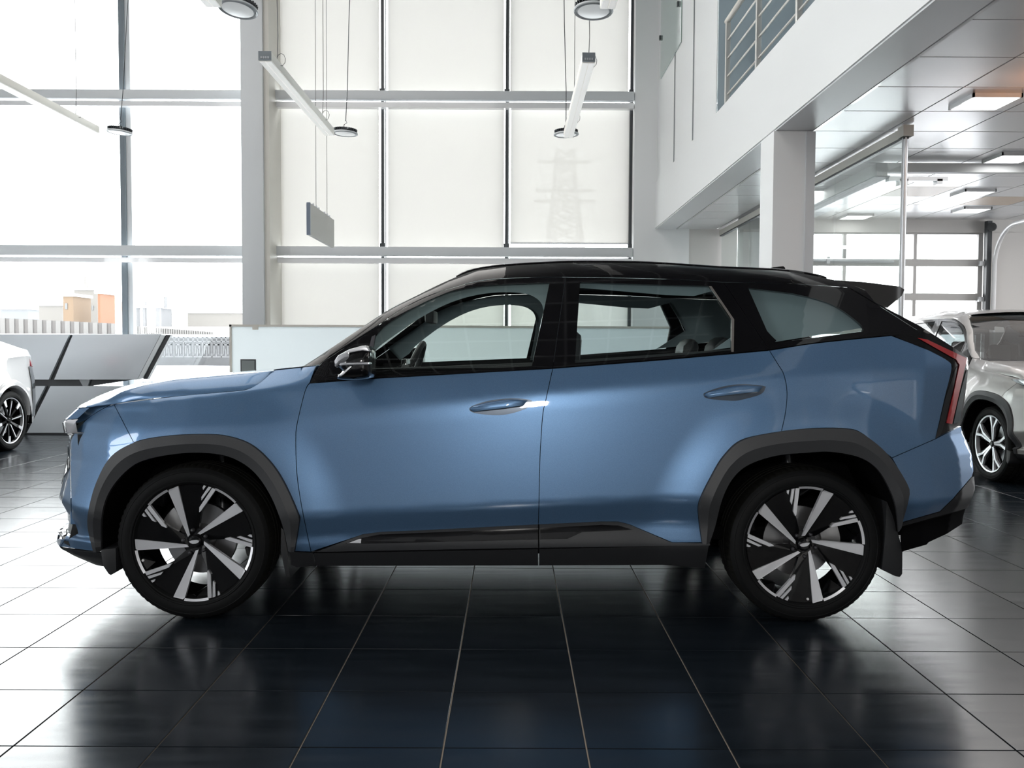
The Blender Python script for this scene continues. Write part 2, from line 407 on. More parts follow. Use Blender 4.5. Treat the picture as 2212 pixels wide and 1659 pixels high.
# upper wall on the mezzanine and railing
uw = MB().box((XB + .03, 9.25, ZT), (XB + .16, 12.98, ZC)).build('wall_right', M_WALL, kind='structure', label='white panelled wall above the mezzanine edge')
for Yg in (11.62, 10.42): MB().box((XB + .018, Yg, ZT), (XB + .029, Yg + .018, ZC)).build('panel_joint', mat('joint_grey', (.3, .32, .33), .5), uw)
wg = MB().box((XB + .014, 11.2, zat(1420, 172, 12.75)), (XB + .028, 12.72, ZC - .1)).build('window_20', mat('sea_green_glass', (.36, .45, .42), .12, 0, .8), kind='structure', label='pale green glass pane set in the upper white wall')
for (px, py, Yc) in ((1421, 82, 12.7), (1454, 9, 11.35)):
    MB().box((XB - .01, Yc - .02, zat(px, py, Yc) - .03), (XB + .02, Yc + .02, zat(px, py, Yc) + .03)).build('glass_clip', M_MULL, wg)
MB().box((XB + .9, -8, ZT), (XB + 1.0, 4.6, ZC)).build('wall_office_rear', mat('dark_glazing', (.03, .035, .04), .15), kind='structure', label='dark glazed office wall of the mezzanine')
bk = MB().box((XB + .9, 4.61, ZT), (XB + 1.0, 12.9, ZC)).build('wall_office', mat('blue_grey_glass', (.42, .49, .53), .12, 0, .6), kind='structure', label='blue-grey glazed office wall behind the mezzanine railing')
MB().box((XB + .03, 9.2, ZT), (XB + .9, 9.26, ZC)).build('wall_return', mat('blue_grey_panel', (.42, .50, .54), .2, 0, .6), kind='structure', label='blue-grey return wall at the end of the railing')
MB().box((XB, -8, ZT), (11.9, 12.98, ZT + .02)).build('floor_mezzanine', M_WALL, kind='structure', label='mezzanine floor')
rl = empty('railing', (XB + .06, 6, ZT), label='brushed steel balcony railing with four horizontal bars on the mezzanine edge', cat='railing')
M_STEELR = mat('railing_steel', (.62, .61, .58), .32, .6)
for Yp in (8.93, 7.82, 6.72, 5.6, 4.4, 3.2):
    MB(rl.location).box((XB + .04, Yp - .022, ZT), (XB + .085, Yp + .022, 4.5)).build('post', M_STEELR, rl, loc=(0, 0, 0), bevel=.004)
    MB(rl.location).box((XB + .02, Yp - .04, ZT), (XB + .105, Yp + .04, ZT + .012)).build('base_plate', M_STEELR, rl, loc=(0, 0, 0))
MB(rl.location).tube([(XB + .062, 8.98, 4.53), (XB + .062, 2.5, 4.53)], .027, 12).build('handrail', mat('handrail_cream', (.70, .66, .60), .4), rl, loc=(0, 0, 0), smooth=True)
for z in (4.33, 4.15, 3.97, 3.79):
    MB(rl.location).tube([(XB + .062, 8.93, z), (XB + .062, 2.5, z)], .010, 8).build('rail_bar', M_STEELR, rl, loc=(0, 0, 0), smooth=True)
# right hall: glass partition
gp = empty('glass_partition', (3.05, 9.5, 0), label='clear glass partition with steel head rail and slim end post behind the blue car', cat='partition')
MB(gp.location).box((3.02, 6.88, 2.90), (3.08, 12.95, 2.97)).build('head_rail', M_STEELC, gp, loc=(0, 0, 0))
MB(gp.location).box((3.03, 6.90, 2.885), (3.07, 12.95, 2.901)).build('dark_gasket', M_MULL, gp, loc=(0, 0, 0))
MB(gp.location).tube([(3.05, 6.92, 0), (3.05, 6.92, 2.93)], .022, 12).build('end_post', M_ALU, gp, loc=(0, 0, 0), smooth=True)
MB(gp.location).box((3.01, 6.86, 2.90), (3.09, 6.96, 2.985)).build('rail_end_cap', M_STEELC, gp, loc=(0, 0, 0))
for (a, b_) in ((6.95, 8.38), (8.40, 9.88), (9.90, 11.38), (11.40, 12.9)):
    MB(gp.location).box((3.044, a, .02), (3.054, b_, 2.89)).build('glass_pane', M_GLASSP, gp, loc=(0, 0, 0))
# end walls of right hall
YD = 11.9
zd = lambda py: zat(1930, py, YD)
xd = lambda px: xat(px, YD, 560)
MB().box((3.1, YD, zd(502)), (11.9, YD + .3, ZR)).build('wall_service', M_WALLR, kind='structure', label='pale wall above the overhead door')
MB().box((xd(2134), YD - .02, 0), (11.9, YD + .3, zd(502))).build('wall_service_right', M_WALLR, kind='structure', label='pale grey wall right of the overhead door')
MB().box((3.1, YD + .02, 0), (3.35, YD + .3, zd(500))).build('wall_service_left', M_WALL, kind='structure', label='white wall left of the overhead door')
MB().box((xat(1489, 13.0), 13.0, 0), (3.3, 13.3, 3.0)).build('wall_corridor', M_WALLR, kind='structure', label='short white wall behind the glass under the mezzanine')
dr = MB().box((xd(1700), YD + .06, zd(502)), (xd(2122), YD + .10, zd(482))).build('door_1', M_WALLR, kind='structure', label='overhead sectional door with rows of frosted panes')
M_DOORF = mat('door_frame_grey', (.46, .45, .44), .4, .2)
ys = [502, 559, 574, 633, 648, 708, 722, 785, 800]
for k in (1, 3, 5, 7):
    MB().box((xd(1700), YD + .03, zd(ys[k + 1])), (xd(2122), YD + .09, zd(ys[k]))).build('cross_bar', M_DOORF, dr)
MB().box((xd(1700), YD + .03, zd(505)), (xd(2122), YD + .09, zd(487))).build('cross_bar', M_DOORF, dr)
cols_ = [(1690, 1823), (1830, 1976), (1983, 2116)]
for px in (1826.5, 1979.5, 2119.5, 1686):
    MB().box((xd(px - 3.5), YD + .035, 0), (xd(px + 3.5 + (3 if px > 2100 else 0)), YD + .085, zd(500))).build('stile', M_DOORF, dr)
for (r0, r1) in ((502, 559), (574, 633), (648, 708), (722, 785)):
    for (a, b_) in cols_:
        MB().box((xd(a), YD + .055, zd(r1)), (xd(b_), YD + .065, zd(r0))).build('pane', M_FROST, dr)
MB().box((xd(1700), YD + .03, 0), (xd(2122), YD + .09, zd(800))).build('lower_panel', M_DOORF, dr)
MB().tube([(xd(1754), YD - .01, zd(564)), (xd(1930), YD - .01, zd(566))], .018, 10).build('lock_bar', M_ALU, dr, smooth=True)
MB().box((xd(1784), YD - .04, zd(570)), (xd(1791), YD + .02, zd(556))).build('bar_clip', M_ALU, dr)
tk = empty('door_track', (xd(2130), YD - .05, 0), label='dark vertical guide track with hinges and a curved white rail beside the overhead door', cat='door track')
MB(tk.location).box((xd(2123), YD - .10, 0), (xd(2133), YD - .021, zd(478))).build('vertical_track', M_MULL, tk, loc=(0, 0, 0))
cv = []
for k in range(13):
    a = k / 12 * PI / 2
    cv.append((xd(2138), YD - .12 - .5 * (1 - math.cos(a)), zd(575) + .5 * math.sin(a)))
cv = [(xd(2138), YD - .12, 0.1)] + cv + [(xd(2138), 6.5, zd(575) + .5)]
MB(tk.location).tube(cv, .028, 10).build('curved_rail', M_WHITE, tk, loc=(0, 0, 0), smooth=True)
MB(tk.location).tube([(xd(2127), YD - .16, zd(492)), (xd(2133), YD - .1, zd(492))], .055, 16).build('spring_drum', M_MULL, tk, loc=(0, 0, 0))
for py in (569, 646): MB(tk.location).box((xd(2112), YD - .06, zd(py) - .03), (xd(2127), YD - .021, zd(py) + .03)).build('roller_hinge', M_ALU, tk, loc=(0, 0, 0))
# header beam (white L) hanging under the ceiling
hb = MB().box((3.38, 8.25, 2.86), (3.48, 11.89, 2.98)).box((3.38, 8.25, 2.90), (11.79, 8.33, 2.98)).build('trim_92', M_WALL, kind='structure', label='white angled header rail under the service ceiling')
MB().box((3.36, 8.24, 2.85), (3.50, 11.88, 2.861)).build('dark_gasket', mat('gasket_grey', (.25, .26, .27), .5), hb)
MB().box((3.5, 8.26, 2.82), (4.05, 8.34, 2.86)).box((3.6, 8.26, 2.78), (3.68, 8.34, 2.84)).box((3.95, 8.26, 2.79), (4.0, 8.34, 2.84)).build('rail_fitting', M_ALU, hb)
# enclosing shell behind the camera and to the sides
MB().box((-13.2, -8.2, -.1), (-13, 13.4, .6)).box((-13.2, -8.2, 6.2), (-13, 13.4, ZC)).box((-13.2, -2.2, .6), (-13, 13.4, 6.2)).box((-13.2, -8.2, .6), (-13, -6, 6.2)).box((-13.1, -4.7, .6), (-13, -4.6, 6.2)).box((-13.1, -6, 3.3), (-13, -2.2, 3.45)).build('wall_left', M_WALL, kind='structure', label='white left wall of the hall')
MB().box((11.8, -8.2, -.1), (12, 13.4, .5)).box((11.8, -8.2, 2.98), (12, 13.4, ZC)).box((11.8, 10.5, .5), (12, 13.4, 2.98)).box((11.8, -8.2, .5), (12, 6.2, 2.98)).build('wall_far_right', M_WALLR, kind='structure', label='right wall of the service hall')  # unseen opening added to light the service ceiling
sw = MB()
sw.box((-13, -8.2, 0), (4, -8, ZC)).box((10.5, -8.2, 0), (12, -8, ZC)).box((4, -8.2, 2.9), (10.5, -8, ZC)).box((4, -8.2, 0), (10.5, -8, .3)).build('wall_back', mat('back_wall_dark', (.55, .55, .56), .6), kind='structure', label='white back wall behind the camera with tall windows')

for k in range(4):  # back openings and blinds added as a pale reflection for the rear flank
    xk = 4.05 + k * 1.61
    bz = empty('roller_blind', (xk + .8, -7.95, .3), label='cream roller blind on the back windows, %s from the camera side' % ('first', 'second', 'third', 'fourth')[k], cat='blind', group='roller blinds behind the camera')
    MB(bz.location).add([(xk, -7.95, .3), (xk + 1.55, -7.95, .3), (xk + 1.55, -7.95, 2.9), (xk, -7.95, 2.9)], [(0, 1, 2, 3)]).build('fabric', M_BLIND, bz, loc=(0, 0, 0), recalc=False)

wp = empty('warm_pendant', (3.44, 5.6, 2.8), label='warm glowing drum pendant lamp just outside the right edge, mirrored in the floor', cat='pendant lamp')  # unseen lamp added for a warm glow at the right
MB(wp.location).tube([(3.44, 5.6, 2.68), (3.44, 5.6, 2.88)], .16, 20).build('shade', mat('warm_glow', (1, .5, .2), .5, emit=1.8, ecol=(1, .42, .14)), wp, loc=(0, 0, 0), smooth=True)
MB(wp.location).tube([(3.44, 5.6, 2.88), (3.44, 5.6, 2.99)], .006, 6).build('cord', M_MULL, wp, loc=(0, 0, 0))
# ------------------------------------------------------------------ hanging lamps
M_LINB = mat('lamp_body_cream', (.93, .91, .85), .45)
M_LIND = mat('lamp_diffuser', (.92, .91, .88), .35, emit=.32)
M_HB = mat('high_bay_dark', (.03, .034, .04), .4, .3)
M_HBR = mat('high_bay_rim', (.62, .65, .67), .35)
M_HBL = mat('high_bay_lens', (.85, .87, .87), .2, emit=.25)
M_WIRE = mat('wire', (.16, .16, .16), .6)
ZL = 3.53
def linear(x, y0, y1, label):
    e = empty('linear_lamp', (x, (y0 + y1) / 2, ZL), label=label, cat='pendant lamp', group='long linear pendant lamps')
    o = e.location; w = .05
    MB(o).box((x - w, y0, ZL - .035), (x + w, y1, ZL + .035)).build('housing', M_LINB, e, loc=(0, 0, 0), bevel=.003)
    MB(o).box((x - w + .004, y0 + .02, ZL - .043), (x - .003, y1 - .02, ZL - .034)).build('diffuser', M_LIND, e, loc=(0, 0, 0))
    MB(o).box((x + .003, y0 + .02, ZL - .043), (x + w - .004, y1 - .02, ZL - .034)).build('diffuser', M_LIND, e, loc=(0, 0, 0))
    c = MB(o).box((x - w - .001, y0 - .004, ZL - .036), (x + w + .001, y0 + .001, ZL + .036)).build('end_cap', mat('end_cap_grey', (.25, .28, .30), .4, .3), e, loc=(0, 0, 0))
    mb = MB(o)
    for k in range(4): mb.box((x - .033 + k * .018, y0 - .007, ZL - .022), (x - .021 + k * .018, y0 - .003, ZL - .006))
    mb.build('plug_socket', M_ALU, c, loc=(0, 0, 0))
    for yy, dx in ((y0 + .28, .0), (y1 - .45, .02)):
        MB(o).tube([(x + .02, yy, ZL + .035), (x + .03, yy, ZL + .25), (x + dx + .01, yy, ZL + 1.2), (x + dx - .01, yy, ZC)], .0035, 5).build('suspension_wire', M_WIRE, e, loc=(0, 0, 0))
        pts = [(x + .055 + .035 * math.sin(a), yy, ZL + .06 + .05 * math.cos(a)) for a in [k * .7 for k in range(10)]]
        MB(o).tube(pts, .0028, 5).build('cable_loop', M_WIRE, e, loc=(0, 0, 0))
linear(-1.95, 7.0, 9.45, 'long cream linear pendant lamp over the left column, with two small cable loops')
linear(.59, 7.0, 9.5, 'long cream linear pendant lamp hanging before the right shaded window bay')
linear(-4.42, 7.0, 9.4, 'long white linear pendant lamp at the left edge before the clear windows')
linear(-1.98, 3.4, 5.92, 'linear pendant lamp cut by the top edge, beside the big left round lamp')
linear(.62, 3.4, 5.92, 'linear pendant lamp cut by the top edge, beside the big right round lamp')
def highbay(x, y, tilt, label):
    z = at(1106, 749, y).z
    e = empty('high_bay_lamp', (x, y, 3.62), label=label, cat='pendant lamp', group='round high bay lamps')
    e.rotation_euler = tilt
    R = .140
    def lathe(prof, n=40):
        V = []; Fc = []
        for (r, zz) in prof:
            V += [(r * math.cos(2 * PI * k / n), r * math.sin(2 * PI * k / n), zz) for k in range(n)]
        for i in range(len(prof) - 1):
            for k in range(n): Fc.append((i * n + k, i * n + (k + 1) % n, (i + 1) * n + (k + 1) % n, (i + 1) * n + k))
        Fc.append(tuple(range((len(prof) - 1) * n, len(prof) * n)))
        return V, Fc
    def put(name, prof, m, sm=True):
        V, Fc = lathe(prof); return MB().add(V, Fc).build(name, m, e, smooth=sm)
    put('lens', [(R * .78, -.004), (R * .5, -.0075), (.001, -.009)], M_HBL)
    put('rim', [(R * .78, -.003), (R * .88, .004), (R * .97, -.006), (R, .0), (R * .98, .012), (R * .86, .016)], M_HBR)
    mb = MB()
    V, Fc = lathe([(R * .86, .012), (R * .84, .03), (R * .7, .034), (.001, .034)]); mb.add(V, Fc)
    for k in range(30):
        a = 2 * PI * k / 30; c, s_ = math.cos(a), math.sin(a)
        mb.bar((R * .55 * c, R * .55 * s_, .04), (R * .93 * c, R * .93 * s_, .030), .007, .034)
    mb.build('heat_sink', M_HB, e)
    MB().tube([(0, 0, .03), (0, 0, .07)], .03, 12).build('driver_cap', M_HB, e, smooth=True)
    MB().tube([(-.02, 0, .06), (-.015, 0, .10), (.015, 0, .12), (0, 0, .15)], .004, 6).build('hook', M_HB, e)
    w = MB().tube([(0, 0, .14), (.006, 0, .5), (-.004, 0, 1.2), (0, 0, ZC - 3.62)], .0045, 6).build('cord', M_HB, e)
    return e
highbay(-1.94, 6.29, (-.12, .10, 0), 'large round high bay lamp near the top left, tilted, before the grey column')
highbay(.56, 6.29, (-.08, .03, 0), 'large round high bay lamp near the top right with dark cooling fins')
highbay(-4.38, 9.9, (.0, .08, 0), 'small-looking round high bay lamp hanging before the clear window mullion on the left')
highbay(-1.87, 9.9, (.0, .04, 0), 'round high bay lamp just behind the end of the linear lamp over the column')
highbay(.59, 9.9, (.0, -.02, 0), 'round high bay lamp behind the lower end of the right linear lamp')

# hanging blank sign
sg = empty('hanging_sign', (-2.1, 9.6, 2.4), label='blank grey rectangular sign board hanging on two thin wires before the left shaded bay', cat='sign')
pA, pB = at(663, 438, 9.0), at(663, 507, 9.0)
xs_ = pA.x
MB(sg.location).box((xs_, 9.0, pB.z), (xs_ + .03, 10.22, pA.z)).build('board', mat('sign_grey', (.43, .42, .39), .6), sg, loc=(0, 0, 0))
MB(sg.location).box((xs_ - .004, 8.992, pB.z - .004), (xs_ + .034, 9.012, pA.z + .004)).build('edge_profile', mat('edge_blue_grey', (.22, .26, .32), .4, .4), sg, loc=(0, 0, 0))
for yy in (9.35, 9.9):
    MB(sg.location).tube([(xs_ + .015, yy, pA.z - .01), (xs_ + .015, yy, ZC)], .003, 5).build('suspension_wire', M_WIRE, sg, loc=(0, 0, 0))
    for d_ in (-.14, .0, .12): MB(sg.location).box((xs_ + .005, yy + d_ - .008, pA.z - .01), (xs_ + .025, yy + d_ + .008, pA.z + .025)).build('clip', M_ALU, sg, loc=(0, 0, 0))

M_SCREEN = bpy.data.materials.new('frosted_screen'); M_SCREEN.use_nodes = True
N, L = M_SCREEN.node_tree.nodes, M_SCREEN.node_tree.links; N.clear()
out = N.new('ShaderNodeOutputMaterial'); a1 = N.new('ShaderNodeMixShader'); a1.inputs[0].default_value = .55
tl = N.new('ShaderNodeBsdfTranslucent'); tl.inputs[0].default_value = (.75, .80, .82, 1)
df = N.new('ShaderNodeBsdfDiffuse'); df.inputs[0].default_value = (.66, .73, .75, 1)
L.new(tl.outputs[0], a1.inputs[1]); L.new(df.outputs[0], a1.inputs[2]); L.new(a1.outputs[0], out.inputs[0])
# frosted partition of the reception desk
YP = 9.3
sp = empty('frosted_screen', (-.8, YP, 0), label='low frosted pale blue partition in a thin steel frame behind the blue car', cat='partition')
p0 = at(496, 701, YP); p1x = xat(1462, YP)
zt = p0.z
MB(sp.location).add([(p0.x + .02, YP, .03), (p1x - .02, YP, .03), (p1x - .02, YP, zt - .02), (p0.x + .02, YP, zt - .02)], [(0, 1, 2, 3)]).build('panel', M_SCREEN, sp, loc=(0, 0, 0))
MB(sp.location).box((p0.x, YP - .015, 0), (p0.x + .022, YP + .015, zt)).build('frame_post', M_STEELC, sp, loc=(0, 0, 0))
MB(sp.location).box((p1x - .022, YP - .015, 0), (p1x, YP + .015, zt)).build('frame_post', M_STEELC, sp, loc=(0, 0, 0))
MB(sp.location).box((p0.x, YP - .015, zt - .022), (p1x, YP + .015, zt)).build('frame_rail', M_STEELC, sp, loc=(0, 0, 0))
c0 = at(551, 706, YP - .03)
MB(sp.location).box((c0.x - .03, YP - .03, c0.z - .03), (c0.x + .03, YP - .012, c0.z + .025)).build('glass_clamp', M_STEELC, sp, loc=(0, 0, 0))
# desk with monitor in front of it
YM = 8.7
dk = empty('reception_desk', (-2.2, YM, 0), label='white reception desk hidden behind the bonnet of the blue car', cat='desk')
MB(dk.location).box((-3.1, 8.35, .70), (-1.2, 9.1, .74)).build('desk_top', M_WHITE, dk, loc=(0, 0, 0))
for x in (-3.05, -1.3): MB(dk.location).box((x, 8.4, 0), (x + .04, 9.05, .70)).build('side_panel', M_WHITE, dk, loc=(0, 0, 0))
MB(dk.location).box((-3.0, 8.42, .25), (-1.3, 8.44, .70)).build('front_panel', M_WHITE, dk, loc=(0, 0, 0))
a, b_ = at(519, 776, YM), at(552, 812, YM)
mo = empty('computer_monitor', ((a.x + b_.x) / 2, YM, .74), label='small dark-framed computer monitor standing before the frosted partition', cat='monitor')
MB(mo.location).box((a.x, YM, b_.z), (b_.x, YM + .03, a.z)).build('bezel', M_MULL, mo, loc=(0, 0, 0), bevel=.004)
MB(mo.location).box((a.x + .014, YM - .003, b_.z + .014), (b_.x - .01, YM + .001, a.z - .012)).build('screen_back', mat('screen_grey', (.20, .23, .23), .5), mo, loc=(0, 0, 0))
MB(mo.location).box(((a.x + b_.x) / 2 - .02, YM + .03, .74), ((a.x + b_.x) / 2 + .02, YM + .05, b_.z + .1)).box(((a.x + b_.x) / 2 - .1, YM - .06, .74), ((a.x + b_.x) / 2 + .1, YM + .1, .75)).build('stand', M_MULL, mo, loc=(0, 0, 0))

# grey display wall with slanted joints
YG = 12.3
dw = empty('display_wall', (-6.8, YG, 0), label='low satin grey display wall with black slanted and horizontal grooves on the left', cat='display wall')
M_DP = mat('satin_grey_panel', (.60, .64, .68), .25, .1, .3)
M_GRV = mat('groove_black', (.035, .038, .042), .4)
def poly(name, pts, y0, y1, m, par=dw, **k):
    P = [at(px, py, YG) for px, py in pts]
    return MB(par.location).prism([(p.x, p.z) for p in P], 'y', y0, y1).build(name, m, par, loc=(0, 0, 0), **k)
poly('upper_panel', [(-210, 722), (150, 722), (105, 820), (-210, 820)], YG, YG + .12, M_DP)
poly('upper_panel', [(158, 722), (347, 722), (296, 820), (117, 820)], YG, YG + .12, M_DP)
poly('side_bevel', [(347.5, 723), (357, 724), (308, 817), (297, 820)], YG + .0, YG + .10, mat('bevel_light', (.70, .74, .76), .3))
poly('side_edge', [(357, 723), (368, 723), (317, 819), (308, 819)], YG + .02, YG + .10, M_GRV)
poly('lower_panel', [(-210, 834), (98, 834), (47, 935), (-210, 935)], YG, YG + .12, M_DP)
poly('lower_panel', [(109, 834), (300, 834), (420, 934), (58, 935)], YG, YG + .12, M_DP)
poly('backing', [(-210, 724), (340, 724), (293, 819), (180, 836), (400, 940), (-210, 940)], YG + .05, YG + .11, M_GRV)
poly('groove_end', [(170, 820), (193, 820), (188, 834), (178, 834)], YG + .01, YG + .05, mat('groove_grey', (.3, .32, .34), .4))
poly('plinth', [(-210, 935), (420, 935), (420, 944.5), (-210, 942)], YG + .01, YG + .08, M_GRV)

# ------------------------------------------------------------------ outdoors
M_SNOW = noise_col(mat('snow', (.85, .87, .9), .8), (.82, .85, .88), (.9, .91, .93), .3)
gv = []
gx = [-90, -45, -20, -8, 0, 12, 30, 80]
gy = [13.6, 15, 17, 19, 24, 40, 45, 160, 400]
gz = [-.1, -.05, .35, .62, .80, 1.75, 2.2, 3.6, 5]
V = [(x, y, z) for y, z in zip(gy, gz) for x in [q * (y / 14) ** .6 for q in gx]]
n = len(gx)
Fc = [(j * n + i, j * n + i + 1, (j + 1) * n + i + 1, (j + 1) * n + i) for j in range(len(gy) - 1) for i in range(n - 1)]
link('snowy_ground', mesh('snowy_ground', V, Fc, True), M_SNOW, kind='structure', label='snow covered ground outside the windows')
def gz_at(y): return float(np.interp(y, gy, gz))
M_FENCE = mat('fence_brown', (.062, .056, .054), .8)
fe = empty('board_fence', (-20, 40, gz_at(40)), label='long brown upright-board fence beyond the clear windows', cat='fence')
fb = MB(fe.location)
fr_ = MB(fe.location)
M_FENCE2 = mat('fence_pale', (.095, .090, .087), .8)
for k in range(-3, 27):
    p0 = k * 10.0; t_, b0, t2 = at(p0, 687 + p0 / 265 * 13, 40), at(p0, 720 + p0 * .012, 40), at(p0 + 10.3, 690, 40)
    MB(fe.location).box((t_.x, 40 + .05 * (k % 2), b0.z - .2), (t2.x, 40.08 + .05 * (k % 2), t_.z)).build('board', M_FENCE if k % 2 else M_FENCE2, fe, loc=(0, 0, 0), recalc=False)
for k in range(70):
    px = 284 + 2.5 * k
    t_, b0, t2 = at(px, 704 + (px - 285) / 160 * 12, 40), at(px, 725 + (px - 285) / 160 * 6, 40), at(px + 2.6, 700, 40)
    fb.box((t_.x, 40 + .05 * (k % 2), b0.z - .2), (t2.x, 40.08 + .05 * (k % 2), t_.z))
fb.build('boards', M_FENCE2, fe, loc=(0, 0, 0), recalc=False, kind='stuff')
of = empty('ornamental_fence', (-8, 20, .6), label='white openwork concrete fence with square pattern on the snow bank', cat='fence')
M_OF = mat('white_concrete', (.13, .13, .135), .7)
for k in range(-8, 7):
    xk = xat(375 + k * 20.4, 20, 750); w_ = .2147; zb_, zt_ = zat(430, 772, 20), zat(430, 727, 20)
    m_ = MB(of.location)
    m_.box((xk, 20, zb_), (xk + .02, 20.06, zt_)).box((xk, 20, zt_ - .03), (xk + w_, 20.06, zt_)).box((xk, 20, zb_), (xk + w_, 20.06, zb_ + .03))
    m_.box((xk, 20, zt_ - .13), (xk + w_, 20.05, zt_ - .10)).box((xk + .05, 20, zb_ + .08), (xk + .075, 20.05, zt_ - .15)).box((xk + .14, 20, zb_ + .08), (xk + .165, 20.05, zt_ - .15)).box((xk + .05, 20, zt_ - .2), (xk + .165, 20.05, zt_ - .17)).box((xk + .10, 20, zt_ - .12), (xk + .12, 20.05, zt_))
    m_.box((xk + .095, 20, zb_ + .03), (xk + .12, 20.05, zb_ + .2)).build('fence_panel', M_OF, of, loc=(0, 0, 0))
MB(of.location).box((xat(200, 20.6, 750), 20.6, zat(430, 790, 20.6)), (xat(540, 20.6, 750), 20.7, zat(430, 730, 20.6))).build('backing_wall', mat('backing_grey', (.078, .078, .082), .8), of, loc=(0, 0, 0))
def building(px0, px1, pyt, Y, mt, label, name='building', wins=(), depth=5, chim=()):
    a, b_ = at(px0, pyt, Y), at(px1, pyt, Y)
    g0 = gz_at(Y) - .5
    e = empty(name, ((a.x + b_.x) / 2, Y, g0), label=label, cat='building')
    MB(e.location).box((a.x, Y, g0), (b_.x, Y + depth, a.z)).build('wall', mt, e, loc=(0, 0, 0))
    MB(e.location).box((a.x - .3, Y - .3, a.z), (b_.x + .3, Y + depth, a.z + .35)).build('roof', M_SNOW, e, loc=(0, 0, 0))
    for (w0, w1, t0, t1) in wins:
        p, q = at(w0, t0, Y), at(w1, t1, Y)
        MB(e.location).box((p.x, Y - .08, q.z), (q.x, Y + .05, p.z)).build('window', mat('far_window', (.07, .072, .075), .3), e, loc=(0, 0, 0))
    for (c0_, c1_, ct_) in chim:
        p, q = at(c0_, ct_, Y), at(c1_, pyt, Y)
        MB(e.location).box((p.x, Y + 1, q.z), (q.x, Y + 2, p.z)).build('chimney', mt, e, loc=(0, 0, 0))
M_ORA = mat('orange_wall', (.10, .066, .040), .8)
M_CRM = mat('cream_wall', (.10, .092, .084), .8)
M_GRB = mat('grey_wall', (.080, .079, .082), .8)
building(136, 158, 640, 120, M_ORA, 'pale orange narrow building outside, left of the tall ones', wins=((141, 146, 655, 668),), chim=((143, 147, 633),))
building(160, 210, 626, 130, M_CRM, 'tall cream building outside with a thin mast', wins=((193, 196, 660, 670), (199, 202, 660, 670)), chim=((175, 177, 597), (210, 212, 620)))
building(211, 216, 634, 112, mat('deep_orange', (.11, .045, .02), .8), 'slim deep orange tower block outside')
building(228, 242, 650, 121, mat('bright_orange', (.12, .058, .02), .8), 'short bright orange building outside near the mullion', chim=((228, 236, 640),))
building(84, 134, 660, 140, M_CRM, 'long low cream building outside at the left')
building(0, 60, 668, 150, mat('pale_wall', (.105, .107, .112), .8), 'far pale low building at the left edge outside')
building(285, 345, 665, 140, M_GRB, 'pale grey building outside right of the mullion', chim=((304, 306, 650), (349, 351, 640)))
building(405, 540, 676, 150, M_CRM, 'long pale brown building outside before the grey column')
# lattice pylon seen through the blind
py_ = empty('lattice_pylon', (9, 110, gz_at(110) - 1), label='faint lattice power pylon seen through the right blind', cat='pylon')
M_PY = mat('pylon_steel', (.2, .2, .2), .7)
z0 = gz_at(110) - 1; zt_ = at(1220, 325, 110).z; xc_ = at(1220, 400, 110).x
lg = []
def pw(z):
    f_ = (z - z0) / (zt_ - z0); return 2.6 * (1 - f_) ** 1.3 + 1.05
zz = np.linspace(z0, zt_, 16)
for sx in (-1, 1):
    for sy in (-1, 1):
        m_ = MB(py_.location)
        for a, b_ in zip(zz[:-1], zz[1:]): m_.bar((xc_ + sx * pw(a), 110 + sy * pw(a), a), (xc_ + sx * pw(b_), 110 + sy * pw(b_), b_), .35)
        m_.build('leg', M_PY, py_, loc=(0, 0, 0))
m_ = MB(py_.location)
for a, b_ in zip(zz[:-1], zz[1:]):
    for sy in (-1, 1):
        m_.bar((xc_ - pw(a), 110 + sy * pw(a), a), (xc_ + pw(b_), 110 + sy * pw(b_), b_), .22).bar((xc_ + pw(a), 110 + sy * pw(a), a), (xc_ - pw(b_), 110 + sy * pw(b_), b_), .22)
m_.build('bracing', M_PY, py_, loc=(0, 0, 0), recalc=False)
for py2, w_ in ((350, 3.4), (412, 3.6), (435, 3.8)):
    z_ = at(1220, py2, 110).z
    MB(py_.location).bar((xc_ - w_, 110, z_), (xc_ + w_, 110, z_), .5, .35).build('cross_arm', M_PY, py_, loc=(0, 0, 0))
# ------------------------------------------------------------------ the blue car
Y0 = 3.93; YCAR = Y0 + .95
CAR_O = Vector((-.04, YCAR, 0))
car = empty('car', CAR_O, label='large metallic blue sport utility vehicle with black roof, seen from its side', cat='car')
def PZ(px, py, Y=4.0):
    d = ray(px, py); t = Y / d[:, 1]
    return d[:, 0] * t, H_CAM + d[:, 2] * t
def curve_xz(pts, Y):
    p = np.array(pts, float); x, z = PZ(p[:, 0], p[:, 1], Y); return x, z
bx, bz_ = curve_xz([(100, 886), (150, 882), (240, 873), (380, 858), (533, 842), (669, 828), (801, 816), (1194, 795), (1662, 756), (1925, 724), (2100, 700)], 3.98)
sx_, sz_ = curve_xz([(100, 960), (200, 950), (300, 935), (450, 925), (690, 903), (1000, 868), (1190, 848), (1650, 815), (1950, 795), (2100, 790)], 3.94)
cx_, cz_ = curve_xz([(100, 1090), (204, 1120), (690, 1112), (1165, 1090), (1440, 1077), (1600, 1078), (1950, 1090), (2100, 1090)], 3.94)
tx_, tz_ = curve_xz([(560, 790), (655, 787), (834, 668), (901, 634), (965, 603), (1026, 580), (1091, 571), (1215, 564), (1318, 563.5), (1421, 566), (1558, 575), (1700, 582.6), (1819, 606), (1937, 622), (2000, 640)], 4.25)
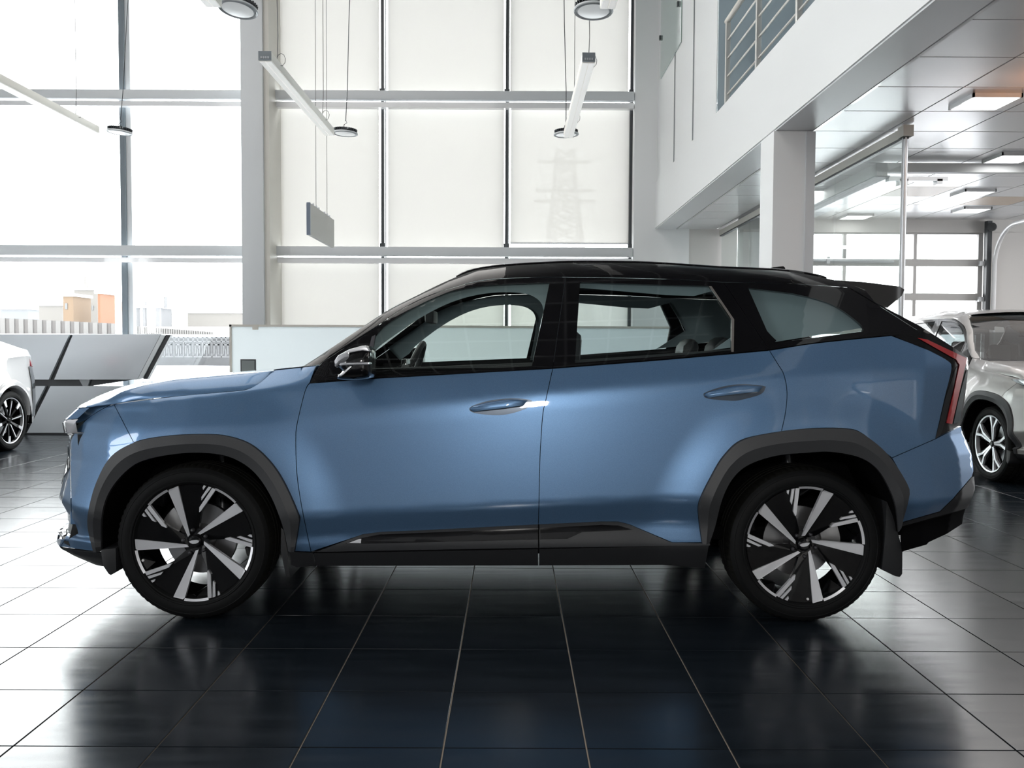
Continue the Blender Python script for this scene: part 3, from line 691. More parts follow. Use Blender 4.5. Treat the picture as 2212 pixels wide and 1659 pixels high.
# rear and front end profiles: (py, px of silhouette)
rp = np.array([(600, 2100), (640, 2100), (662, 2100), (700, 2100), (772, 2096), (795, 2095), (845, 2090), (915, 2080), (933, 2082), (974, 2100), (1010, 2105), (1060, 2108), (1092, 2096), (1200, 2094)], float)
_, rz_ = PZ(np.full(len(rp), 2090.), rp[:, 0], 4.17); rx_ = (rp[:, 1] - 1106) / F_PX * 4.17 + .06
fp = np.array([(700, 149), (880, 149), (905, 135), (940, 132), (981, 134), (1050, 122), (1072, 116), (1117, 130), (1138, 139), (1143, 110), (1160, 104), (1168, 99), (1180, 108), (1215, 180), (1225, 205)], float)
_, fz_ = PZ(np.full(len(fp), 120.), fp[:, 0], 4.28); fx_ = -((1106 - fp[:, 1]) / F_PX) * 4.28
rz_, rx_ = rz_[::-1], rx_[::-1]; fz_, fx_ = fz_[::-1], fx_[::-1]
GF_D = [-.09, -.03, 0, .04, .09, .12, .20, .35, .5, .7, .9]; GF_I = [.95, .55, .38, .28, .20, .155, .11, .055, .025, .006, 0]
GR_D = [-.9, -.6, -.35, -.2, -.1, -.03, 0, .05]; GR_I = [0, .005, .03, .07, .14, .28, .45, .95]
WF = (-1.4465 * 1.0, .357); WR = (1.331, .357)
def sst(t): t = np.clip(t, 0, 1); return t * t * (3 - 2 * t)
def _base(x, z):
    zb = np.interp(x, bx, bz_); zs = np.interp(x, sx_, sz_); zc = np.interp(x, cx_, cz_)
    zm = (zc + zs) / 2
    r = np.zeros_like(z)
    segs = [(-1 + 0 * z, .8 + 0 * z), (.27 + 0 * z, .075 + 0 * z), (.36 + 0 * z, .035 + 0 * z), (zc - .11, .045 + 0 * z), (zc, 0 * z), (zm - .05, .014 + 0 * z), (zs - .06, .030 + 0 * z), (zs, .038 + 0 * z), (zb, .082 + 0 * z)]
    out = segs[0][1]
    for (z0_, v0), (z1_, v1) in zip(segs[:-1], segs[1:]):
        t = np.clip((z - z0_) / np.maximum(z1_ - z0_, 1e-4), 0, 1)
        out = np.where(z >= z0_, v0 + (v1 - v0) * t, out)
    k = np.interp(x, [-1.15, -.85, 2.2], [1.25, .42, .44])
    up = np.maximum(z - zb, 0)
    out = np.where(z > zb, .082 + up * k + .10 * up ** 2, out)
    return out
def inset(x, z):
    x = np.asarray(x, float); z = np.asarray(z, float)
    w = sum(_base(x, z + d) * c for d, c in ((-.024, .12), (-.012, .23), (0, .3), (.012, .23), (.024, .12)))
    for cx, cz in (WF, WR):
        r = np.hypot(x - cx, (z - cz) * .95); w = w - .026 * sst((.74 - r) / .26)
    ztop = np.interp(x, tx_, tz_)
    e = np.clip((z - (ztop - .075)) / .075, 0, 1.3) * (x > -.98)
    w = w + .07 * e ** 2.2
    xf = np.interp(z, fz_, fx_); w = np.maximum(w, 0) * 0 + w + np.interp(x - xf, GF_D, GF_I)
    xr = np.interp(z, rz_, rx_); w = w + np.interp(x - xr, GR_D, GR_I)
    return w
def surf(px, py, off=0.0):
    """first hit of the photographed ray with the body side"""
    px = np.atleast_1d(np.asarray(px, float)); py = np.atleast_1d(np.asarray(py, float))
    d = ray(px, py); Ys = np.linspace(3.85, 4.55, 120)
    X = np.outer(d[:, 0] / d[:, 1], Ys); Z = H_CAM + np.outer(d[:, 2] / d[:, 1], Ys)
    G = Y0 + off + inset(X, Z) - Ys[None, :]
    neg = G <= 0
    first = np.where(neg.any(1), neg.argmax(1), G.argmin(1)); first = np.maximum(first, 1)
    i = np.arange(len(px)); g0 = G[i, first - 1]; g1 = G[i, first]
    t = np.where((g0 > 0) & (g1 <= 0), g0 / np.maximum(g0 - g1, 1e-9), 1.0)
    Y = Ys[first - 1] + (Ys[first] - Ys[first - 1]) * t
    return d[:, 0] / d[:, 1] * Y, Y, H_CAM + d[:, 2] / d[:, 1] * Y
def crom(pts, closed, step=6.0, smooth=True):
    """resample; points with a third value are corners"""
    P = [np.array(p[:2], float) for p in pts]; C = [len(p) > 2 or not smooth for p in pts]
    n = len(P); out = []
    rng = range(n if closed else n - 1)
    for i in rng:
        p1, p2 = P[i], P[(i + 1) % n]
        p0 = P[i - 1] if (closed or i > 0) else p1; p3 = P[(i + 2) % n] if (closed or i + 2 < n) else p2
        if C[i]: p0 = p1 * 2 - p2 if False else p1 - (p2 - p1) * .0 + 0
        if C[(i + 1) % n]: p3 = p2
        if C[i]: p0 = p1
        L_ = np.linalg.norm(p2 - p1); k = max(1, int(round(L_ / step)))
        straight = C[i] and C[(i + 1) % n]
        for j in range(k):
            t = j / k
            if straight: q = p1 + (p2 - p1) * t
            else: q = .5 * ((2 * p1) + (-p0 + p2) * t + (2 * p0 - 5 * p1 + 4 * p2 - p3) * t * t + (-p0 + 3 * p1 - 3 * p2 + p3) * t ** 3)
            out.append(q)
    if not closed: out.append(P[-1])
    return np.array(out)
def inside(P, poly):
    x, z = P[:, 0], P[:, 1]; c = np.zeros(len(P), bool); n = len(poly); j = n - 1
    for i in range(n):
        xi, zi = poly[i]; xj, zj = poly[j]
        with np.errstate(divide='ignore', invalid='ignore'):
            c ^= ((zi > z) != (zj > z)) & (x < (xj - xi) * (z - zi) / (zj - zi + 1e-12) + xi)
        j = i
    return c
def segdist(P, poly):
    d = np.full(len(P), 9.)
    for i in range(len(poly)):
        a = poly[i]; b_ = poly[(i + 1) % len(poly)]; ab = b_ - a; L2 = max(ab @ ab, 1e-12)
        t = np.clip(((P - a) @ ab) / L2, 0, 1); q = a + t[:, None] * ab
        d = np.minimum(d, np.hypot(*(P - q).T))
    return d
def shrink(poly, g):
    a = np.roll(poly, 1, 0); b_ = np.roll(poly, -1, 0); t = b_ - a; t /= np.maximum(np.hypot(t[:, 0], t[:, 1]), 1e-9)[:, None]
    nrm = np.stack([-t[:, 1], t[:, 0]], 1)
    area = .5 * np.sum(poly[:, 0] * np.roll(poly[:, 1], -1) - np.roll(poly[:, 0], -1) * poly[:, 1])
    return poly + nrm * g * (1 if area > 0 else -1)
def emit_mesh(name, V, Fc, Nn, m, parents, mirror=True, sharp=None, smooth=True, **k):
    """V in world coordinates; makes near part and its mirror image on the far side"""
    V = np.array(V, float)
    res = []
    for s in ((0, 1) if mirror else (0,)):
        W_ = V.copy(); NN = None if Nn is None else np.array(Nn, float).copy(); F2 = Fc
        if s: W_[:, 1] = 2 * YCAR - W_[:, 1]; F2 = [f[::-1] for f in Fc]
        if s and NN is not None: NN[:, 1] *= -1
        W_ = W_ - np.array(CAR_O)
        me = mesh(name, W_, F2, smooth, NN, sharp)
        par = parents[s] if isinstance(parents, (list, tuple)) else parents
        res.append(link(name, me, m, par, **k))
    return res
def panel(name, outer, m, parents=None, off=0., lip=.02, holes=(), grid=.017, gap=.0016, mirror=True, smooth=True, step=6., hsmooth=True, back=False, **k):
    parents = parents or car
    loops = []
    for i, lp in enumerate([outer] + list(holes)):
        q = crom(lp, True, step, smooth if i == 0 else hsmooth); X, Y, Z = surf(q[:, 0], q[:, 1], off)
        P = np.stack([X, Z], 1)
        keep = [0]
        for j in range(1, len(P)):
            if np.hypot(*(P[j] - P[keep[-1]])) > .0015: keep.append(j)
        P = P[keep]
        loops.append(shrink(P, gap if i == 0 else -gap * 0))
    lo, hi = loops[0].min(0), loops[0].max(0)
    gx_ = np.arange(lo[0], hi[0] + grid, grid); gz_ = np.arange(lo[1], hi[1] + grid, grid * .866)
    GX, GZ = np.meshgrid(gx_, gz_); GX = GX + (np.arange(len(gz_)) % 2)[:, None] * grid / 2
    P = np.stack([GX.ravel(), GZ.ravel()], 1)
    # rows along the creases
    crs = []
    for (ax, az) in ((cx_, cz_), (sx_, sz_), (bx, bz_)):
        xx_ = np.arange(lo[0], hi[0], grid * .7); crs.append(np.stack([xx_, np.interp(xx_, ax, az)], 1))
    cr_ = np.concatenate(crs)
    dmin = np.abs(P[:, 1] - np.interp(P[:, 0], cx_, cz_)); 
    for (ax, az) in ((sx_, sz_), (bx, bz_)): dmin = np.minimum(dmin, np.abs(P[:, 1] - np.interp(P[:, 0], ax, az)))
    P = np.concatenate([P[dmin > grid * .45], cr_])
    ok = inside(P, loops[0])
    for h in loops[1:]: ok &= ~inside(P, h)
    P = P[ok]
    for lp in loops: 
        if len(P): P = P[segdist(P, lp) > grid * .42]
    allp = [tuple(p) for lp in loops for p in lp] + [tuple(p) for p in P]
    edges = []; o_ = 0
    for lp in loops:
        n_ = len(lp); edges += [(o_ + i, o_ + (i + 1) % n_) for i in range(n_)]; o_ += n_
    vo, eo, fo, ov, oe, of_ = delaunay_2d_cdt([Vector(p) for p in allp], edges, [], 0, 1e-6)
    vo = np.array([tuple(v) for v in vo]); fo = [tuple(f) for f in fo]
    cen = np.array([vo[list(f)].mean(0) for f in fo])
    ok = inside(cen, loops[0])
    for h in loops[1:]: ok &= ~inside(cen, h)
    fo = [f for f, q in zip(fo, ok) if q]
    X, Z = vo[:, 0], vo[:, 1]
    def Yf(x, z): return Y0 + off + inset(x, z)
    Y = Yf(X, Z); e = .004
    dx = (Yf(X + e, Z) - Yf(X - e, Z)) / (2 * e); dz = (Yf(X, Z + e) - Yf(X, Z - e)) / (2 * e)
    Nn = np.stack([dx, -np.ones_like(dx), dz], 1); Nn /= np.linalg.norm(Nn, axis=1)[:, None]
    V = np.stack([X, Y, Z], 1)
    F2 = []
    for f in fo:
        a, b_, c = V[f[0]], V[f[1]], V[f[2]]
        F2.append(f if np.cross(b_ - a, c - a)[1] < 0 else f[::-1])
    # lip all round
    from collections import Counter
    ec = Counter()
    for f in F2:
        for i in range(3): ec[(f[i], f[(i + 1) % 3])] += 1
    bd = [e_ for e_ in ec if (e_[1], e_[0]) not in ec]
    n0 = len(V); idx = {}; VV = list(V); NN = list(Nn)
    if lip:
        def lipv(i, kk):
            if (i, kk) not in idx:
                idx[(i, kk)] = len(VV); VV.append(V[i] + np.array([0, lip if kk else 0, 0])); NN.append(None)
            return idx[(i, kk)]
        acc = {}
        for a, b_ in bd:
            q = [lipv(b_, 0), lipv(a, 0), lipv(a, 1), lipv(b_, 1)]; F2.append(tuple(q))
            d_ = V[b_] - V[a]; nn = np.cross(d_, np.array([0, 1, 0.]));  nn /= max(np.linalg.norm(nn), 1e-9)
            for i in q: acc.setdefault(i, []).append(-nn)
        for i, l_ in acc.items():
            s_ = np.sum(l_, 0); NN[i] = s_ / max(np.linalg.norm(s_), 1e-9)
        # sign check: lip normal must point away from the panel interior
    return emit_mesh(name, VV, F2, NN, m, parents, mirror, **k)
def strip(name, curves, m, parents=None, mirror=True, sharp=40, closed=False, flip=False, **k):
    """loft through curves of equal length (lists of xyz)"""
    n = len(curves[0]); V = [tuple(p) for c in curves for p in c]; Fc = []
    for j in range(len(curves) - 1):
        for i in range(n - 1 + (1 if closed else 0)):
            i2 = (i + 1) % n; q = (j * n + i, (j + 1) * n + i, (j + 1) * n + i2, j * n + i2); Fc.append(q[::-1] if flip else q)
    return emit_mesh(name, V, Fc, None, m, parents or car, mirror, sharp, True, **k)
def resample(pts, n, smooth=True):
    q = crom(pts, False, 2.0, smooth); s = np.concatenate([[0], np.cumsum(np.hypot(*np.diff(q, axis=0).T))]); t = np.linspace(0, s[-1], n)
    return np.stack([np.interp(t, s, q[:, 0]), np.interp(t, s, q[:, 1])], 1)
def on(q, off=0.): X, Y, Z = surf(q[:, 0], q[:, 1], 0); return np.stack([X, Y + off, Z], 1)
c = 1  # corner flag
# --- wheel arch outlines
FA_O = [(204, 1191, c), (192, 1139), (194, 1100), (210, 1042), (241, 986), (292, 955), (359, 942), (436, 938), (492, 942), (543, 960), (584, 996), (615, 1042), (645, 1109), (647, 1129), (637, 1191, c)]
FA_I = [(219, 1191, c), (221, 1114), (238, 1062), (277, 1016), (318, 994), (390, 981), (451, 980.5), (502, 991), (548, 1021), (584, 1073), (610, 1139), (622, 1191, c)]
RA_O = [(1516, 1174, c), (1509, 1120), (1510, 1083), (1536, 1028), (1564, 983), (1605, 949), (1688, 931), (1760, 925), (1829, 926), (1863, 937), (1915, 980), (1958, 1045), (1961, 1075), (1946, 1129, c)]
RA_I = [(1533, 1174, c), (1546, 1138), (1564, 1073), (1588, 1030), (1622, 1004), (1679, 986), (1743, 980), (1794, 978), (1856, 990), (1894, 1014), (1918, 1052), (1934, 1095), (1941, 1150, c)]
FDS = [(669, 828, c), (659, 845), (642, 915), (639, 950), (641, 1018), (650, 1085), (665, 1160), (672, 1192, c)]      # front door front seam
MDS = [(1194, 796, c), (1180, 860), (1172, 901), (1166, 1000), (1164, 1099), (1163, 1133, c)]
RDS = [(1662, 757, c), (1680, 786), (1692, 806), (1699, 835), (1700, 860), (1696, 895), (1688, 932, c)]
# front fender
fender = panel('front_fender', [(246, 873, c), (380, 856), (480, 847), (533, 841), (560, 826), (588, 801, c), (592, 800, c), (683, 790, c), (676, 808), (669, 827, c)] + FDS[1:] + [(637, 1191, c)] + FA_O[::-1][1:11] + [(289.5, 957, c)], M_BLUE)
fdoor = panel('front_door', [(669, 828, c), (735, 823), (801, 818, c), (1194, 796, c)] + MDS[1:] + [(900, 1147, c), (824, 1150, c), (783, 1155, c), (672, 1192, c)] + FDS[::-1][1:-1], M_BLUE)
rdoor = panel('rear_door', [(1194, 796, c), (1425, 778), (1662, 757, c)] + RDS[1:] + [(1605, 949), (1564, 983), (1536, 1028), (1510, 1083), (1509, 1120), (1516, 1172, c), (1452, 1172, c), (1359, 1133, c), (1336, 1127, c), (1299, 1127, c), (1163, 1133, c)] + MDS[::-1][1:-1], M_BLUE)
quarter = panel('quarter_panel', [(1662, 757, c), (1766, 741), (1925, 725, c), (1970, 742, c), (2008, 757, c), (2046, 778), (2056, 795), (2043, 851, c), (2021, 948, c), (1927, 989, c), (1915, 980), (1863, 937), (1829, 926), (1760, 925), (1688, 932, c)] + RDS[::-1][1:-1], M_BLUE)
rbump = panel('rear_bumper', [(2021, 948, c), (2076, 920, c), (2080, 936), (2099, 974), (2104, 1010), (2099, 1030, c), (2060, 1076, c), (2030, 1105, c), (1946, 1129, c), (1961, 1073), (1956, 1045), (1927, 989, c)], M_BLUE)
fbump = panel('front_bumper', [(236, 876, c), (246, 873, c), (289.5, 957, c), (241, 986), (210, 1042), (194, 1100), (192, 1139), (204, 1191, c), (130, 1181, c), (146, 1150), (155, 1128, c), (153, 1028), (152, 960), (160, 938, c), (185, 908), (215, 887)], M_BLUE)
panel('nose_corner', [(150, 882, c), (234, 874, c), (236, 876, c), (212, 889), (184, 908), (172, 913.5, c), (130, 912.5, c), (133, 903)], M_BLUE, off=-.002)
hl_ = panel('headlight', [(129, 913, c), (183, 909, c), (166, 938, c), (150, 941, c), (132, 941, c), (127, 930)], M_LAMPCLEAR, off=.003, lip=.02)
panel('lamp_chrome', [(128, 914, c), (170, 914.5, c), (168, 918, c), (128, 918, c)], M_CHROME, hl_, off=-.006, lip=.006, smooth=False, gap=0)
panel('lamp_chrome', [(128, 934, c), (158, 932, c), (156, 937, c), (132, 941, c)], M_CHROME, hl_, off=-.006, lip=.006, smooth=False, gap=0)
panel('lamp_lens', [(141, 919, c), (158, 919, c), (154, 931, c), (143, 931, c)], M_LED, hl_, off=-.005, lip=.006, smooth=False, gap=0)
# front corner: air duct face between the side and the nose
panel('front_corner', [(163, 930, c), (151, 955), (152, 1028), (154, 1122, c), (143, 1142, c), (131, 1118), (116, 1073), (122, 1050), (136, 985), (140, 950), (146, 918, c)], paint('blue_paint_nose', (.11, .19, .31), .5, .3), lip=0, off=.012)
panel('corner_duct', [(146, 960, c), (150, 1010, c), (131, 1040, c), (124, 1048, c), (138, 985, c)], M_LAMPCLEAR, off=.002, lip=.006, smooth=False)
# arch claddings
def cladding(O_, I_, n=70, splits=()):
    o2 = resample(O_, n); i2 = resample(I_, n); m2 = o2 * .52 + i2 * .48
    A = on(o2, .002); B = on(o2 * .985 + i2 * .015, -.014); Cc = on(m2, -.018); Dd = on(i2 * .96 + o2 * .04, -.002)
    D3 = Dd + np.array([0, .012, 0]); E_ = D3 + np.array([0, .015, 0])
    idx = [0] + list(splits) + [n - 1]
    for a, b_ in zip(idx[:-1], idx[1:]):
        s_ = slice(a, b_ + 1)
        strip('wheel_arch_trim', [q[s_] for q in (A, B, Cc, Dd, D3, E_)], M_CLAD, sharp=16)
cladding(FA_O, FA_I); cladding(RA_O, RA_I, splits=(33,))
# sill cladding and gloss insert
panel('sill_moulding', [(672, 1192, c), (686, 1191, c), (783, 1154, c), (824, 1149, c), (900, 1146, c), (1163, 1133, c), (1163, 1184, c), (690, 1193, c)], M_CLAD, off=-.012, smooth=False)
panel('sill_moulding', [(1164.3, 1133, c), (1299, 1126.5, c), (1336, 1127, c), (1359, 1132.5, c), (1451, 1172, c), (1534, 1174, c), (1534, 1179, c), (1164.3, 1184, c)], M_CLAD, off=-.012, smooth=False)
panel('side_insert', [(744, 1174, c), (778, 1162, c), (820, 1154, c), (1163, 1140, c), (1163, 1166, c), (783, 1175.5, c)], M_BLACKG, off=-.016, smooth=False)
panel('side_insert', [(1166, 1140, c), (1299, 1133, c), (1336, 1134.5, c), (1368, 1144, c), (1352, 1146, c), (1258, 1150, c), (1226, 1164.5, c), (1166, 1166, c)], M_BLACKG, off=-.016, smooth=False)
panel('insert_badge', [(749, 1173.5, c), (776, 1163.5, c), (781, 1163.5, c), (780, 1174, c)], M_SILVER, off=-.019, smooth=False, lip=.002)
panel('side_sill', [(626, 1191, c), (676, 1194, c), (681, 1223, c), (641, 1226, c), (628, 1220, c)], M_CLAD2, off=-.004, smooth=False)
panel('side_sill', [(677.5, 1195, c), (1163, 1186, c), (1163, 1222, c), (683, 1223, c)], M_CLAD2, off=-.008, smooth=False)
panel('side_sill', [(1164.3, 1186, c), (1532, 1177, c), (1523, 1228, c), (1433, 1221, c), (1164.3, 1222, c)], M_CLAD2, off=-.008, smooth=False)
# front lip and rear lower bumper
panel('front_lip', [(99, 1170, c), (130, 1183, c), (204, 1192, c), (219, 1194, c), (236, 1225, c), (212, 1222, c), (184, 1214, c), (140, 1190, c)], M_CLAD2, off=.0, smooth=False)
panel('lip_chrome', [(98, 1168, c), (108, 1163, c), (141, 1165, c), (131, 1180, c), (108, 1175, c)], M_BLUE, off=-.004, smooth=False, lip=.01)
panel('fog_lamp', [(106, 1161, c), (111, 1148, c), (140, 1142, c), (138, 1160, c)], M_BLACKG, off=.004, smooth=False, lip=.03)
panel('fog_lamp_bar', [(109, 1157, c), (113, 1150, c), (141, 1146, c), (140, 1149, c), (116, 1152, c), (112, 1158, c)], M_CHROME, off=-.004, smooth=False, lip=.01)
panel('rear_lower_bumper', [(2099, 1031, c), (2111, 1026, c), (2110, 1047, c), (2094, 1092, c), (2094, 1097, c), (1948, 1138, c), (1946, 1130, c), (2030, 1106, c), (2060, 1077, c)], M_CLAD2, off=-.002, smooth=False)
panel('rear_lower_bumper', [(1948, 1138.5, c), (2094, 1097.5, c), (2093, 1123, c), (2045, 1154, c), (2006, 1172, c), (2002, 1177, c), (1949, 1192, c)], M_DARK, off=.012, smooth=False)
# dark inner shell behind the seams
panel('inner_shell', [(246, 880, c), (533, 850, c), (690, 797, c), (1194, 793, c), (1662, 748, c), (1766, 735, c), (1925, 716, c), (1990, 722, c), (2046, 786, c), (2010, 980, c), (1946, 1100, c)] + [q[:2] for q in RA_I[::-1][1:-1]] + [(1530, 1195, c), (640, 1198, c)] + [q[:2] for q in FA_I[::-1][1:-1]] + [(200, 1190, c), (165, 1130, c), (170, 940, c)], M_DARK, off=.03, lip=0, grid=.06, step=14)
# wheel wells
for (I_, cx0) in ((FA_I, WF), (RA_I, WR)):
    q = resample(I_, 40); A = on(q, .01)
    A2 = A.copy(); 
    strip('wheel_liner', [A, A2 + np.array([0, .22, 0]), A2 + np.array([0, .42, 0])], M_DARK, flip=True)
    cc = A2.mean(0); B_ = A2 + np.array([0, .42, 0]); C_ = B_.copy(); C_[:, 0] = np.linspace(B_[0, 0], B_[-1, 0], 40); C_[:, 2] = .28
    strip('wheel_well_wall', [B_, C_], M_DARK, flip=True)
# --- greenhouse
GF = [(802, 813, c), (804, 764, c), (811, 727, c), (834, 703), (868, 680), (914, 654), (968, 632), (1028, 620), (1085, 615), (1187, 611, c), (1176, 665, c), (1149, 790.5, c)]
GR = [(1253, 610, c), (1449, 616), (1532, 618, c), (1544, 634, c), (1581, 690, c), (1580, 759, c), (1242, 784, c)]
GQ = [(1616, 622, c), (1713, 634, c), (1766, 647), (1811, 665), (1855, 697), (1866, 711), (1864, 716, c), (1690, 738), (1677, 735), (1657, 715, c)]
fwf = panel('window_frame', [(669, 828, c), (683, 800), (697, 782, c), (811, 708, c), (868, 668), (940, 634), (1028, 609), (1098, 602), (1222, 599, c), (1194, 796, c), (801, 817.5, c)], M_BLACKG, fdoor, holes=[GF], off=.0, gap=.001, hsmooth=True)
rwf = panel('window_frame', [(1222, 599, c), (1449, 604), (1564, 610, c), (1590, 650, c), (1662, 756, c), (1425, 777), (1194, 795.5, c)], M_BLACKG, rdoor, holes=[GR], off=.0, gap=.001)
panel('quarter_window_surround', [(1564, 610, c), (1700, 612, c), (1834, 622, c), (1878, 648, c), (1984, 715, c), (1990, 722, c), (1925, 724.5, c), (1766, 740), (1662, 756, c), (1590, 650, c)], M_BLACKG, holes=[GQ], gap=.001)
panel('window_glass', GF, M_CARGLASS, fdoor, off=.008, lip=0, grid=.03, gap=-.004)
panel('window_glass', GR, M_CARGLASS_D, rdoor, off=.008, lip=0, grid=.03, gap=-.004)
panel('quarter_glass', GQ, M_CARGLASS_D, off=.006, lip=0, grid=.03, gap=-.004)
panel('window_seal', [(1532, 618, c), (1537, 618, c), (1586, 690, c), (1585, 760, c), (1580, 760, c), (1580.5, 690, c)], mat('seal_grey', (.30, .28, .26), .3, .6), rdoor, off=-.004, lip=.006, smooth=False, gap=0)
panel('mirror_sail', [(690, 797, c), (800, 724, c), (812, 722, c), (804, 764, c), (801, 815, c), (676, 824, c)], M_BLACKG, fdoor, off=-.003, lip=.004, smooth=False, gap=0)
panel('frame_post', [(797, 752, c), (803, 727, c), (811, 723, c), (804, 764, c), (802, 790, c)], mat('post_grey', (.06, .06, .07), .4), fdoor, off=-.006, lip=.005, smooth=False, gap=0)
cant = panel('roof_side', [(655, 792, c), (834, 672, c), (901, 638), (965, 607), (1026, 584), (1091, 575), (1215, 568), (1318, 567.5), (1421, 570), (1558, 579), (1700, 586.5), (1819, 609), (1870, 628, c), (1890, 652, c), (1870, 640, c), (1834, 621, c), (1700, 612), (1564, 609.5, c), (1449, 603), (1222, 598.5), (1098, 601), (1028, 608), (940, 633), (868, 667), (811, 707, c), (697, 782, c), (690, 788, c)], M_BLACKG, gap=.0005)
panel('tailgate_edge', [(1834, 621, c), (1870, 640, c), (1890, 652, c), (1908, 662, c), (1987, 704, c), (2061, 751, c), (2093, 774, c), (2088, 776, c), (2003, 733, c), (1981, 728, c), (1990, 722, c), (1984, 714.5, c), (1878, 647, c)], M_BLACKG, gap=.0005, smooth=False)
# roof rail
rr = resample([(985, 595), (1026, 581), (1091, 572), (1215, 565), (1318, 564.5), (1421, 567), (1558, 576), (1700, 583), (1790, 598)], 60)
R_ = on(rr + np.array([0, 4.]), .03)
for s in (0, 1):
    pts = [Vector(p) for p in R_]
    if s: pts = [Vector((p.x, 2 * YCAR - p.y, p.z)) for p in pts]
    MB(CAR_O).tube([p + Vector((0, 0, .004)) for p in pts], [.006] + [.011] * 58 + [.006], 8).build('roof_rail', M_BLACKG, car, smooth=True, loc=(0, 0, 0))
# roof skin, lofted across
re_ = resample([(1018, 588), (1091, 575.5), (1215, 568.5), (1318, 568), (1421, 570.5), (1558, 579.5), (1700, 587), (1819, 609.5), (1870, 627)], 40)
E0 = on(re_, .0); cur = []
for t in np.linspace(0, 1, 13):
    C_ = E0.copy(); C_[:, 1] = E0[:, 1] + t * (2 * YCAR - 2 * E0[:, 1]); b_ = 4 * t * (1 - t)
    C_[:, 2] += .035 * b_; C_[:, 0] -= .07 * b_ * np.linspace(1, 0, 40) - .02 * b_ * np.linspace(0, 1, 40); cur.append(C_)
strip('roof', cur, M_BLACKG, mirror=False, flip=True)
cur2 = [c_ - np.array([0, 0, .045]) for c_ in cur[1:-1]]
strip('headliner', cur2, M_INTL, mirror=False)
# windshield
we = resample([(655, 791), (700, 762), (760, 722), (834, 672), (901, 638), (965, 607), (1018, 588)], 24)
E1 = on(we, .004); cur = []
for t in np.linspace(0, 1, 15):
    C_ = E1.copy(); b_ = 4 * t * (1 - t); C_[:, 1] = E1[:, 1] + t * (2 * YCAR - 2 * E1[:, 1])
    C_[:, 0] -= b_ ** 1.6 * np.linspace(.15, .05, 24); C_[:, 2] += b_ ** 1.6 * np.linspace(-.03, .02, 24); cur.append(C_)
strip('windshield', cur, M_CARGLASS, mirror=False, flip=True)
# hood
eE = resample([(592, 800), (562, 827), (533, 841), (480, 847), (380, 856), (300, 864), (246, 873.5)], 60)
bp_ = np.array([(592, 799.5), (492, 809), (376, 820), (312, 833), (260, 847), (240, 859), (223, 873)]); sp_ = np.array([(592, 797), (492, 804), (376, 816), (289, 828), (231, 841), (188, 856), (148, 882)])
HE = on(eE)
xs1, ys1, zs1 = surf(bp_[:, 0][::-1], bp_[:, 1][::-1] * 0 + bp_[:, 1][::-1])
SX_ = [-2.0, -1.90, -1.82, -1.71, -1.57, -1.32, -1.13, -1.0]; SZ_ = [.967, .990, 1.040, 1.072, 1.099, 1.123, 1.140, 1.15]
HX_ = [-2.3, -2.0, -1.8, -1.69, -1.42, -1.19, -1.0]; HZ_ = [.985, 1.048, 1.083, 1.098, 1.125, 1.141, 1.15]
xfront = lambda i: -2.135 + np.interp(i, GF_I[::-1], GF_D[::-1])
def hood_z(X, ins):
    d_ = np.clip((X - xfront(ins)) / .32, 0, 1)
    return np.interp(X, HX_, HZ_) - .075 * (1 - d_) ** 2
rows_ = []
nst = 60
for k_, (t, insv) in enumerate([(0, None), (.15, .0), (.4, .0), (.7, .0), (1, .16), (2, .20), (2, .26), (2, .32), (3, .40), (3, .5), (4, .6), (5, .8), (6, .95)]):
    row = []
    for i in range(nst):
        u = i / (nst - 1)
        E_ = HE[i]
        # station along the car for a plan position further in
        def shoulder():
            yi = Y0 + .16
            x0_ = -1.02 + (HE[0, 0] + 1.02); x1_ = xfront(.16)
            X = HE[0, 0] + (x1_ - HE[0, 0]) * u ** 1.0
            return np.array([X, yi, np.interp(X, SX_, SZ_)])
        if t == 0: row.append(E_); continue
        if t <= 1:
            S_ = shoulder(); b_ = t ** 1.3; w_ = t
            row.append(np.array([E_[0] + (S_[0] - E_[0]) * w_, E_[1] + (S_[1] - E_[1]) * b_, E_[2] + (S_[2] - E_[2]) * (1 - (1 - t) ** 1.25)])); continue
        yi = Y0 + insv; s_ = (insv - .16) / (.95 - .16)
        xr_ = HE[0, 0] - .12 * (1 - (1 - s_) ** 2); x1_ = xfront(insv); X = xr_ + (x1_ - xr_) * u
        w_ = np.clip((insv - .16) / .26, 0, 1); sd = max(0., hood_z(X, .20) - np.interp(X, SX_, SZ_))
        row.append(np.array([X, yi, hood_z(X, insv) - sd * (1 - w_) ** 2]))
    rows_.append(np.array(row))
full = rows_ + [np.stack([r[:, 0], 2 * YCAR - r[:, 1], r[:, 2]], 1) for r in rows_[:-1][::-1]]
hood = strip('hood', full, M_BLUE, mirror=False, flip=False, sharp=50)[0]
nose_edge = [r[-1] for r in full]
# cowl below the windshield
cw = [np.array([c_[0] for c_ in cur]), np.array([c_[0] + np.array([-.10, 0, -.02]) for c_ in cur])]
strip('cowl', cw, M_CLAD2, mirror=False, flip=True)
